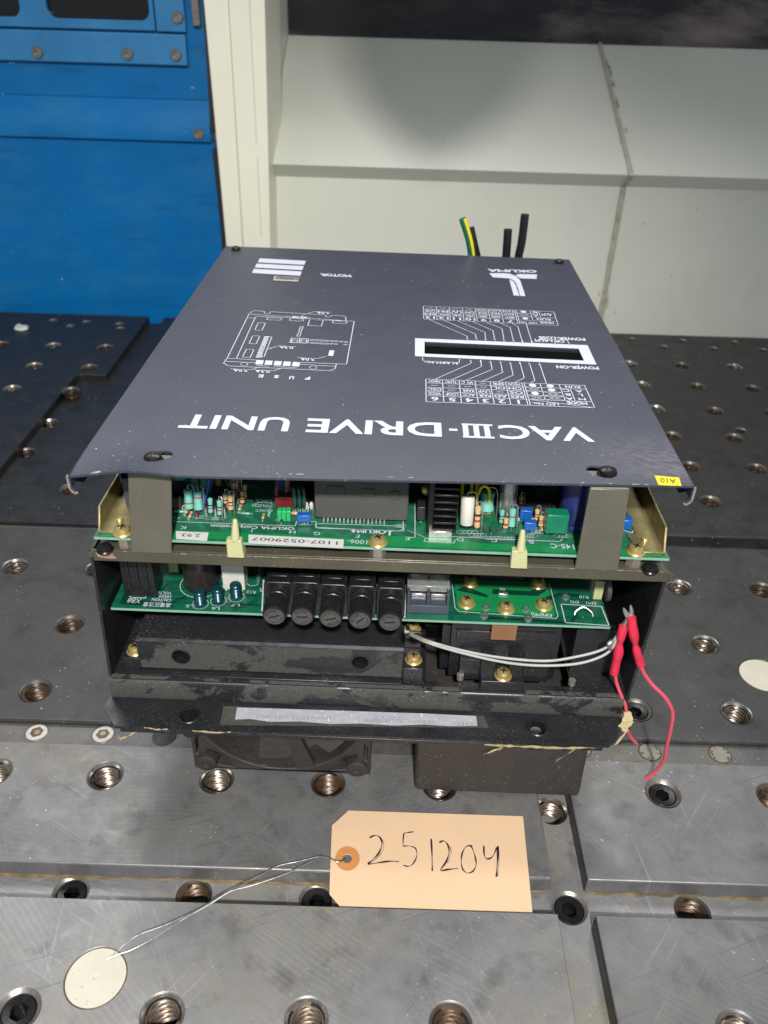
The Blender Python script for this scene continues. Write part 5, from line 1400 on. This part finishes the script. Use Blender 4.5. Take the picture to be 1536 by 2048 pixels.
for (px, py) in ((378, 1430), (1075, 1455)):
    p = UZ(px, py, zf+.6)
    MB().lathe([(6.9, .02), (6.3, .5), (5.5, .4), (5.1, -.6), (5.1, -14)], (0, 0, 0), seg=28, cap=False).lathe([(5.1, -14), (0, -14)], (0, 0, 0), seg=28, m=1, cap=False).build('hole_rim', ['blackclean', 'dark'], flange, loc=p)  # dark disc closes the hole, standing in for shade below
# old serial label on the flange
zz = zf+.75
mb = MB(); mb.add([UZ(*p, zz) for p in ((447, 1412), (968, 1432), (978, 1456), (440, 1450))], [(0, 1, 2, 3)], 0)
top_ = [(474, 1415), (560, 1417.5), (700, 1422), (850, 1427), (952, 1432)]; bot_ = [(955, 1452), (900, 1452.5), (850, 1449), (790, 1451), (720, 1447), (660, 1448), (600, 1443), (540, 1443.5), (500, 1438), (470, 1439)]
mb.add([UZ(*p, zz+.15) for p in top_+bot_], [tuple(range(15))], 1)
for s, a, b_, hh in (('SERIAL NUMBER', (872, 1441), (726, 1437), 2.6), ('1006-1222-E85-065', (662, 1433), (513, 1430), 2.8), ('VER. 1.3', (812, 1434), (750, 1432), 2.4), ('D11', (945, 1445), (915, 1444), 2.6)):
    A, B = UZ(*a, zz+.3), UZ(*b_, zz+.3); put_text(mb, s, A, B, A+Vector((0, 0, 1)).cross((B-A).normalized())*hh, 2, 0)
mb.build('serial_label', ['residue', 'silver', 'faded'], flange)
# remains of masking tape
def ribbon(pts, wid, name='masking_tape'):
    mb = MB(); vs = []; P = [Vector(p) for p in pts]
    for i, p in enumerate(P):
        w_ = wid[i]; vs += [p-w_/2, p+w_/2]
    n = len(P); fs = [(2*i, 2*i+2, 2*i+3, 2*i+1) for i in range(n-1)]
    k = len(vs); vs = [v+Vector((random.uniform(-.5, .5), random.uniform(-.3, .1), random.uniform(-.7, .4))) for v in vs]
    vs2 = [v+Vector((0, .25, -.25)) for v in vs]
    fs2 = [tuple(k+i for i in reversed(f)) for f in fs]
    mb.add(vs+vs2, fs+fs2)
    mb.build(name, 'tape', flange)
V = Vector
def fine(pts, wid, n=4):
    P, W = [], []
    for i in range(len(pts)-1):
        for k in range(n):
            P.append(Vector(pts[i]).lerp(pts[i+1], k/n)); W.append(wid[i].lerp(wid[i+1], k/n)*random.uniform(.8, 1.25))
    return P+[pts[-1]], W+[wid[-1]]
_rib = ribbon
def ribbon(pts, wid): _rib(*fine(pts, wid))
ribbon([UV(970, 1489, -24.8), UV(1000, 1491, -25), UV(1040, 1492, -25.4), UV(1085, 1494, -25), UV(1130, 1496, -25.2), UV(1190, 1495, -24.6)], [V((0, 0, 1.2)), V((0, -.4, 2.4)), V((0, 0, 1.6)), V((0, -.4, 2.6)), V((0, 0, 1.3)), V((0, 0, .4))])
ribbon([UV(1008, 1492, -25), UV(990, 1500, -26), UV(974, 1506, -26)], [V((1.5, 0, 4)), V((4, 0, 3.5)), V((4, 0, 3.5))])
ribbon([UV(1155, 1496, -25), UV(1132, 1508, -26), UV(1112, 1523, -26.5)], [V((2, 0, 3.6)), V((2, 0, 3.0)), V((.8, 0, 1.8))])
ribbon([UZ(1255, 1422, 74), UZ(1255, 1440, 72), UZ(1250, 1452, 68.5), UZ(1246, 1470, 67), UZ(1232, 1488, 67)], [V((3, 0, 1)), V((7, 1, 2)), V((6, 0, 1)), V((2.5, 1, 0)), V((3, 2, 0))])
ribbon([UV(280, 1457, -22), UV(265, 1468, -23), UV(240, 1479, -24), UV(236, 1472, -26)], [V((1, 0, 1.2)), V((1, 0, 2)), V((1, 0, 2.6)), V((.5, 0, 2.5))])
ribbon([UV(288, 1455, -24.6), UV(312, 1458, -25), UV(335, 1459, -25)], [V((0, 0, .5)), V((0, 0, 1.2)), V((0, 0, 1))])
ribbon([UV(385, 1461, -24.8), UV(420, 1464, -25), UV(462, 1464, -24.8)], [V((0, 0, .5)), V((0, 0, 1.4)), V((0, 0, .7))])
# ---- inner black cover
ib = MB()
ib.prism([(8, 84), (8, 105.5), (9.2, 107.2), (11, 107.8), (70, 107.8), (70, 84)], -144.2, 15.5, 'x')
inner = ib.build('inner_cover', ['black'], unit, ang=.5)
cm = MB()
for (px, py) in ((362, 1313), (720, 1324)):
    p = UV(px, py, 8); cm.cyl((p.x, 4, p.z), (0, 1, 0), 4.9, 30, 26)
cut(inner, cm)
fc = MB().box(-143.2, 14.5, 7.7, 7.95, 84.6, 105.2); fc_ = fc.build('dusty_face', 'dusty', inner)
cm = MB()
for (px, py) in ((362, 1313), (720, 1324)):
    p = UV(px, py, 8); cm.cyl((p.x, 4, p.z), (0, 1, 0), 4.95, 30, 26)
cut(fc_, cm)
for (px, py) in ((362, 1313), (720, 1324)):
    p = UV(px, py, 7.7); MB().lathe([(5.9, 0), (5.6, .5), (4.9, .5), (4.7, -8), (4.7, -22)], (0, 0, 0), (0, -1, 0), 26, cap=False).lathe([(4.7, -21.5), (0, -21.5)], (0, 0, 0), (0, -1, 0), 26, cap=False).build('nut', 'blackclean', inner, loc=p)
MB().box(-143.5, 15, 3.0, 8, ZBASE+.1, ZBASE+1.6).build('foot', 'black', inner, bevel=.4)
SA = UV(827, 1320, 12); SB = UV(271, 1302, 14); SCW = UV(1006, 1352, 6.5)
MB().box(15.6, 27.5, 4.5, 24, ZBASE+.1, SA.z).box(15.6, 26.5, 22.5, 24, SA.z, 108).build('tab', 'black', inner, bevel=.5)
MB().box(-154, -144.3, 8, 26, ZBASE+.1, SB.z).build('tab', 'black', inner, bevel=.4)
cs = pan_screw('x', 4.4, 3.6).build('screw', ['brass', 'dark'], inner, loc=SA); inst(cs, inner, UZ(825, 1258, ZBASE+20), .4); inst(cs, inner, SB, .9)
mb = MB().lathe([(3.6, 0), (3.6, 1.6), (2.2, 2)], (0, 0, 0), (1, 0, 0), 16); gp = UU(812, 1264, 15.5); mb.build('grommet', 'blackclean', inner, loc=gp)
# ---- contactor to the right of it
c0 = UV(900, 1300, 20); c1 = UV(1117, 1300, 20)
mb = MB().box(c0.x, c1.x, 20, 100, ZBASE-6, 124, 0).box(c0.x-5, c0.x, 26, 60, ZBASE-6, 112, 0).box(c0.x+3, c1.x-3, 18.6, 20, 108, 114, 0)
mb.box(c0.x+2, c0.x+12, 19.6, 20, 113.5, 116, 1).box(c1.x-15, c1.x-5, 19.6, 20, 113.5, 116, 1).box(c0.x+6, c1.x-6, 12, 20, ZBASE-1, 97, 0)
cont = mb.build('contactor', ['black', 'dark'], unit, bevel=.8)
a = UV(986, 1245, 11.5); b = UV(1031, 1283, 11.5)
MB().box(a.x, b.x, 12.4, 13.2, b.z, 126.9).build('brown_strip', plain('brown_mica', (128, 90, 60), .5), cont)
e0, e1 = UV(962, 1340, 6), UV(1050, 1340, 6)
MB().box(e0.x, e1.x, 1.5, 14, ZBASE+.1, SCW.z).box(e0.x, e0.x+9, 10, 16, ZBASE+3, 101).box(e1.x-9, e1.x, 10, 16, ZBASE+3, 101).box(e0.x, e1.x, 12, 16, ZBASE+3, 90).build('clamp', 'blackclean', cont, bevel=.6)
inst(cs, cont, SCW, 1.4)
for (px, py) in ((920, 1354), (1143, 1365)):
    MB().cyl((0, 0, 0), (0, 0, 1), 2.2, 3.4, 12).build('stud', 'hexgrey', chassis, loc=UZ(px, py+3, ZBASE+.1))
mb = MB().box(118.5, 148, 20, 24, ZBASE, 118); mb.build('divider', 'black', chassis)
# ---- fan hanging below the chassis
FC = Vector((-60.3, 3.2, 57.5)); FW2 = 57.8
zt_ = 80.0
fmb = MB().box(-FW2, FW2, 0, 36, -57.0, zt_-57.5)
fan = fmb.build('fan', 'fan', unit, loc=FC+Vector((0, -1.2, 0)), bevel=2.2, seg=3)
cut(fan, MB().cyl((0, -10, 0), (0, 1, 0), 54.5, 70, 64))
mb = MB()
for sg in (-1, 1):       # hollow webs by the corners
    mb.prism([(sg*55.6, -30), (sg*53.6, -28), (sg*53.6, -43.5), (sg*55.6, -43.5)], -6, 12, 'y')
    mb.prism([(sg*42.5, -53.2), (sg*31, -54.8), (sg*36, -50.2), (sg*42.5, -45.2)], -6, 12, 'y')
cut(fan, mb)
for sg in (-1, 1):
    MB().lathe([(6.8, 0), (6.8, 3.0), (5.6, 3.6), (3.0, 3.6), (2.6, 2.4), (0, 2.4)], (sg*49, 0, -48.5), (0, -1, 0), 22, cap=False).lathe([(6.8, 0), (7.4, -.01)], (sg*49, 0, -48.5), (0, -1, 0), 22, cap=False).build('corner_boss', 'fan', fan)
    MB().tube([(sg*49, -1.2, -38.5), (sg*44, -1.4, -39.8), (sg*39.5, -1.2, -43)], 1.1, 8).build('wire_guide', 'blackclean', fan)
# hub with struts, then blades
hb = MB().lathe([(0, 0.4), (21, 0.4), (22.3, 1.2), (22.3, 6)], (0, 0, 0), (0, 1, 0), 36, cap=False)
hb.prism([(4, -22), (12, -23), (21.5, -50.5), (19.5, -53.5), (9.5, -54)], 0.2, 4, 'y'); hb.prism([(-25, 8), (-23, -2), (-54, 18), (-52, 22)], 0.2, 4, 'y'); hb.prism([(22, 10), (24, 2), (54, 14), (52, 22)], 0.2, 4, 'y')
hb.build('hub', 'fan', fan)
for k, a0 in enumerate((-2.55, -1.55, -.62, .4, 3.0)):
    vs = []; n = 9; m_ = 7; fs = []
    for i in range(n):
        for j in range(m_):
            t = i/(n-1); r = 24+(52.5-24)*j/(m_-1)
            a = a0+(t-.5)*0.98+0.16*(r-24)/28; y = 5+t*20-4*math.sin(t*3)
            vs.append((r*math.cos(a), y, r*math.sin(a)))
    n_ = len(vs); vs += [(x, y+1.6, z) for x, y, z in vs]
    for i in range(n-1):
        for j in range(m_-1):
            q = i*m_+j; fs.append((q, q+1, q+m_+1, q+m_)); fs.append((n_+q, n_+q+m_, n_+q+m_+1, n_+q+1))
    vs = [(x, y, min(z, zt_-58)) for x, y, z in vs]
    MB().add(vs, fs).build('blade', 'blade', fan)
MB().box(-57, 57, 34, 36, -56, zt_-58.5).build('back_grille', 'dark', fan)
# ---- resistor box hanging at the right
r0 = UV(828, 1585, -9); r1 = UV(1160, 1590, -9)
mb = MB().hexa([(r0.x, -9, .4), (r1.x, -9, .4), (r1.x, 70, .4), (r0.x, 70, .4)], [(r0.x-.3, -9, 63), (r1.x-1.5, -9, 63), (r1.x-1.5, 70, 63), (r0.x-.3, 70, 63)])
mb.build('hanging_box', 'relay', unit, bevel=3.0, seg=4)
MB().cyl((0, 0, 0), (0, 0, 1), 6, 1, 20).v
# ---- cables
def cab(pts, r, mats, name, parent=unit, seg=10, sub=5): return MB().tube(pts, r, seg, 0, sub).build(name, mats, parent)
VB = 410
for pts, nm in ((((952, 560), (958, 530), (950, 490), (942, 455)), 'black'), (((1010, 560), (1012, 520), (1014, 490), (1016, 459)), 'black'), (((1030, 570), (1036, 520), (1044, 480), (1050, 429)), 'black')):
    cab([UV(*p, VB+(0 if i else -1)) for i, p in enumerate(pts)], 3.9 if pts[0][0] != 952 else 3.0, 'cable', 'cable')
mb = MB(); P_ = [UV(*p, VB-4) for p in ((945, 560), (944, 520), (938, 480), (925, 437))]
mb.tube(P_, 3.4, 12, 0, 6)
for fi, f in enumerate(mb.f):
    c0 = sum((mb.v[i] for i in f), Vector())/len(f)
    near = min(P_, key=lambda p: abs(p.z-c0.z))
    if len(f) == 4:
        k0 = [i for i in f]; ring0 = (min(k0)//12)*12
        ctr = sum((mb.v[ring0+i] for i in range(12)), Vector())/12
        if (c0-ctr).x > 0.2: mb.mi[fi] = 1
mb.build('earth_cable', ['greeny', 'yellow'], unit)
cab([gp, UV(850, 1283, 6), UV(910, 1302, 2), UV(1000, 1323, 0), UV(1075, 1331, 0), UV(1150, 1328, 0), UV(1200, 1314, 2), UV(1225, 1295, 4), UV(1238, 1262, 5)], 0.82, 'whitewire', 'white_wire', seg=8)
cab([gp+Vector((0, 0, 1)), UV(850, 1280, 8), UV(920, 1300, 4), UV(1000, 1315, 2), UV(1090, 1322, 2), UV(1155, 1313, 2), UV(1205, 1299, 4), UV(1228, 1280, 5), UV(1246, 1250, 7), UV(1262, 1222, 10)], 0.82, 'whitewire', 'white_wire', seg=8)
mb = MB().tube([UV(1262, 1240, 5), UV(1253, 1228, 6), UV(1247, 1216, 6)], [1.2, 1.6, .5], 8).tube([UV(1262, 1240, 5), UV(1263, 1224, 7), UV(1261, 1210, 8)], [1.2, 1.4, .5], 8).tube([UV(1240, 1262, 5), UV(1252, 1245, 5), UV(1258, 1230, 6)], [.9, 1.0, .9], 8).tube([UV(1222, 1300, 3), UV(1218, 1287, 3), UV(1228, 1280, 4)], [.8, 1.6, .8], 8)
mb.build('tinned_strands', 'tin', unit)
V0 = 3.0
lead1 = cab([UV(1230, 1344, V0), UV(1233, 1365, V0), UV(1243, 1393, 1), UV(1251, 1412, 0), UV(1253, 1440, 0), UV(1256, 1462, 4), UV(1263, 1476, 6), UV(1273, 1487, 8)], 1.05, 'redwire', 'red_wire', seg=10)
MB().tube([UV(1247, 1252, V0+1), UV(1242, 1275, V0), UV(1239, 1290, V0), UV(1237, 1305, V0), UV(1233, 1322, V0), UV(1228, 1346, V0)], [2.5, 2.7, 2.4, 1.5, 2.3, 2.9, 3.0, 2.5, 2.7, 2.7], 14, 0, 4).build('crimp_sleeve', 'crimp', lead1)
lead2 = cab([UV(1280, 1326, V0), UV(1287, 1345, V0), UV(1305, 1370, V0), UV(1331, 1396, 2), UV(1345, 1425, 2), UV(1342, 1455, 2), UV(1334, 1490, 4), UV(1328, 1520, 6), UV(1310, 1543, 8), UV(1285, 1564, 8)], 1.15, 'redwire', 'red_wire', seg=10)
MB().tube([UV(1263, 1234, V0+1), UV(1265, 1255, V0), UV(1269, 1278, V0), UV(1271, 1292, V0), UV(1275, 1306, V0), UV(1281, 1329, V0)], [2.5, 2.6, 2.9, 3.0, 2.2, 1.5, 2.3, 2.8, 2.7, 2.7], 14, 0, 4).build('crimp_sleeve', 'crimp', lead2)

# ================================================================== THE PAPER TAG
tagr = tag(empty('paper_tag', (68, 295, 0)), 'peach card tag with a handwritten number and thin tie wire lying across the slot', 'tag')
TO = Vector((68, 295, 0))
def tz(y):
    return 0.7 if y > 288 else 0.7-5.0*((288-y)/24.0)**1.2
def tp(px, py, dz=0.0):
    w_ = WZ(px, py, 0)
    for _ in range(4): w_ = WZ(px, py, tz(w_.y)+dz)
    return w_-TO
out = [(664, 1651), (697, 1620), (1046, 1632.5), (1065, 1826), (680, 1812.5), (659, 1789)]
def card(dz):
    rows = 14; vs = []; fs = []
    L = [(697, 1620), (664, 1651), (662, 1700), (660, 1750), (659, 1789), (680, 1812.5)]
    def left(t):   # t = 0 top .. 1 bottom measured along rows
        yl = 1620+t*(1812.5-1620)
        for a, b in zip(L, L[1:]):
            if a[1] <= yl <= b[1]+1e-6: return (a[0]+(b[0]-a[0])*(yl-a[1])/(b[1]-a[1]), yl)
        return L[-1]
    ts = sorted(set([k/rows for k in range(rows+1)]+[31/192.5, 169/192.5]))
    for t in ts:
        l_ = left(t); rx, ry = 1046+19*t, 1632.5+193.5*t
        yl_ = l_[1]+ (ry-(1620+192.5*t))*(l_[0]-664)/390.0
        for k in range(9):
            f = k/8; vs.append(tp(l_[0]+(rx-l_[0])*f, yl_+(ry-yl_)*f, dz))
    n = len(ts)
    for i in range(n-1):
        for k in range(8): fs.append((i*9+k, (i+1)*9+k, (i+1)*9+k+1, i*9+k+1))
    return vs, fs, n
vs, fs, n = card(0.35); v2, f2, _ = card(-0.1)
k = len(vs); mb = MB(); mb.add(vs+v2, fs+[tuple(k+i for i in reversed(f)) for f in f2])
ring_ = [i*9 for i in range(n)]+[(n-1)*9+j for j in range(1, 9)]+[i*9+8 for i in range(n-2, -1, -1)]+[j for j in range(7, 0, -1)]
mb.add(vs+v2, [(a, k+a, k+b, b) for a, b in zip(ring_, ring_[1:]+ring_[:1])], 1)
crd = mb.build('card', ['tag', 'tagedge'], tagr)
hc = tp(694, 1717, .5)
cut(crd, MB().cyl(hc+Vector((0, 0, -6)), (0, 0, 1), 2.9, 14, 24))
mb = MB(); n_ = 36
ro = [tp(695+24.5*math.cos(2*math.pi*i/n_), 1717+24.5*math.sin(2*math.pi*i/n_), .5) for i in range(n_)]
ri = [tp(694.5+9.3*math.cos(2*math.pi*i/n_), 1717+9.3*math.sin(2*math.pi*i/n_), .5) for i in range(n_)]
mb.add(ro+ri, [(i, n_+i, n_+(i+1) % n_, (i+1) % n_) for i in range(n_)]); mb.build('eyelet_ring', 'tagring', tagr)
pen = MB()
def c9(x, y): return (560+x*.390625, 1560+y*.390625)
def stroke(pts, wid=0.75):
    P = [Vector((*p, 0)) for p in pts]; Q = []
    for i in range(len(P)-1):
        p0, p1, p2, p3 = P[max(i-1, 0)], P[i], P[i+1], P[min(i+2, len(P)-1)]
        for q in range(5):
            t = q/5; Q.append(.5*((2*p1)+(p2-p0)*t+(2*p0-5*p1+4*p2-p3)*t*t+(3*p1-p0-3*p2+p3)*t**3))
    Q.append(P[-1]); nn = len(Q); Lf = []
    for i, q in enumerate(Q):
        a = tp(*c9(q.x, q.y), .55); bq = tp(*c9(Q[min(i+1, nn-1)].x, Q[min(i+1, nn-1)].y), .55); aq = tp(*c9(Q[max(i-1, 0)].x, Q[max(i-1, 0)].y), .55)
        d = (bq-aq).normalized(); nr = Vector((-d.y, d.x, 0))*wid/2*(0.75+.35*math.sin(i*.7)); Lf += [a-nr, a+nr]
    pen.add(Lf, [(2*i, 2*i+2, 2*i+3, 2*i+1) for i in range(nn-1)])
stroke([(458, 296), (485, 284), (512, 294), (522, 330), (505, 375), (475, 408), (452, 430), (500, 424), (560, 416), (608, 418)], 1.1)
stroke([(684, 265), (650, 270), (634, 276), (630, 330), (634, 338), (665, 338), (695, 352), (700, 390), (680, 430), (655, 442), (632, 436)], .8)
stroke([(774, 300), (778, 380), (780, 466)], 1.1)
stroke([(815, 320), (838, 312), (858, 330), (866, 370), (850, 420), (822, 462), (860, 458), (912, 452)], 1.1)
stroke([(985, 336), (955, 340), (935, 370), (928, 415), (935, 455), (960, 476), (990, 465), (1004, 430), (998, 390), (985, 350), (975, 338)], .9)
stroke([(1044, 336), (1046, 385), (1062, 404), (1090, 390), (1110, 345)], 1.0); stroke([(1116, 338), (1114, 410), (1108, 495)], 1.3)
stroke([(520, 300), (532, 335), (515, 380), (462, 428)], .35); stroke([(1120, 345), (1121, 420), (1114, 494)], .35); stroke([(872, 340), (876, 375), (858, 425)], .35)
pen.build('handwriting', 'pen', tagr)
def wp(px, py, z): return WZ(px, py, z)-TO
mb = MB()
mb.tube([hc+Vector((-1, 0, .2)), tp(678, 1722, 2.2), wp(662, 1718, 3), wp(640, 1712, 2.6)], .28, 6)
mb.tube([hc+Vector((-1, -1, .2)), tp(676, 1724, 2.4), wp(660, 1716, 3), wp(640, 1712, 2.6)], .28, 6)
mb.tube([wp(640, 1712, 2.6), wp(600, 1722, 3), wp(555, 1732, 3), wp(520, 1750, 3), wp(480, 1772, 3), wp(440, 1793, 4), wp(390, 1822, 5), wp(330, 1850, 5), wp(280, 1868, 4.5), wp(250, 1888, 3), wp(222, 1914, .4)], .32, 6)
mb.tube([wp(640, 1712, 2.6), wp(605, 1731, 3.5), wp(560, 1752, 3.5), wp(500, 1772, 3.5), wp(460, 1783, 4), wp(420, 1808, 2.4), wp(360, 1842, 1.5), wp(300, 1880, 1.2), wp(262, 1900, 1.0), wp(238, 1908, .8), wp(214, 1918, .4)], .32, 6)
mb.build('tie_wire', 'steelwire', tagr)
# scrap of white paper at the back left
b = WZ(44, 656, 1)
sc_ = MB(); pts = [(-9, -4), (-4, -7), (4, -8), (10, -4), (9, 2), (3, 3), (-2, 6), (-9, 5)]
sc_.hexa([(x, y*1.4, 0) for x, y in pts], [(x*.8, y*1.1, 2+abs(x)*.25) for x, y in pts])
tag(sc_.build('paper_scrap', 'paper', None, loc=b), 'small crumpled white scrap lying on the dark raised plate at far left', 'paper scrap')

# rounded body added out of view above the table to shade the sloping panel
blocker = MB().lathe([(0, 0), (14, 6), (27, 18), (42, 38), (56, 62), (66, 88), (72, 112), (76, 150), (78, 420)], (50, 345, 640), (0.10, 0.02, 1), 40)
tag(blocker.build('shadow_blocker', 'screwring', None), 'unseen rounded steel body added high above the drive unit to shade the sloping panel', 'shadow blocker')
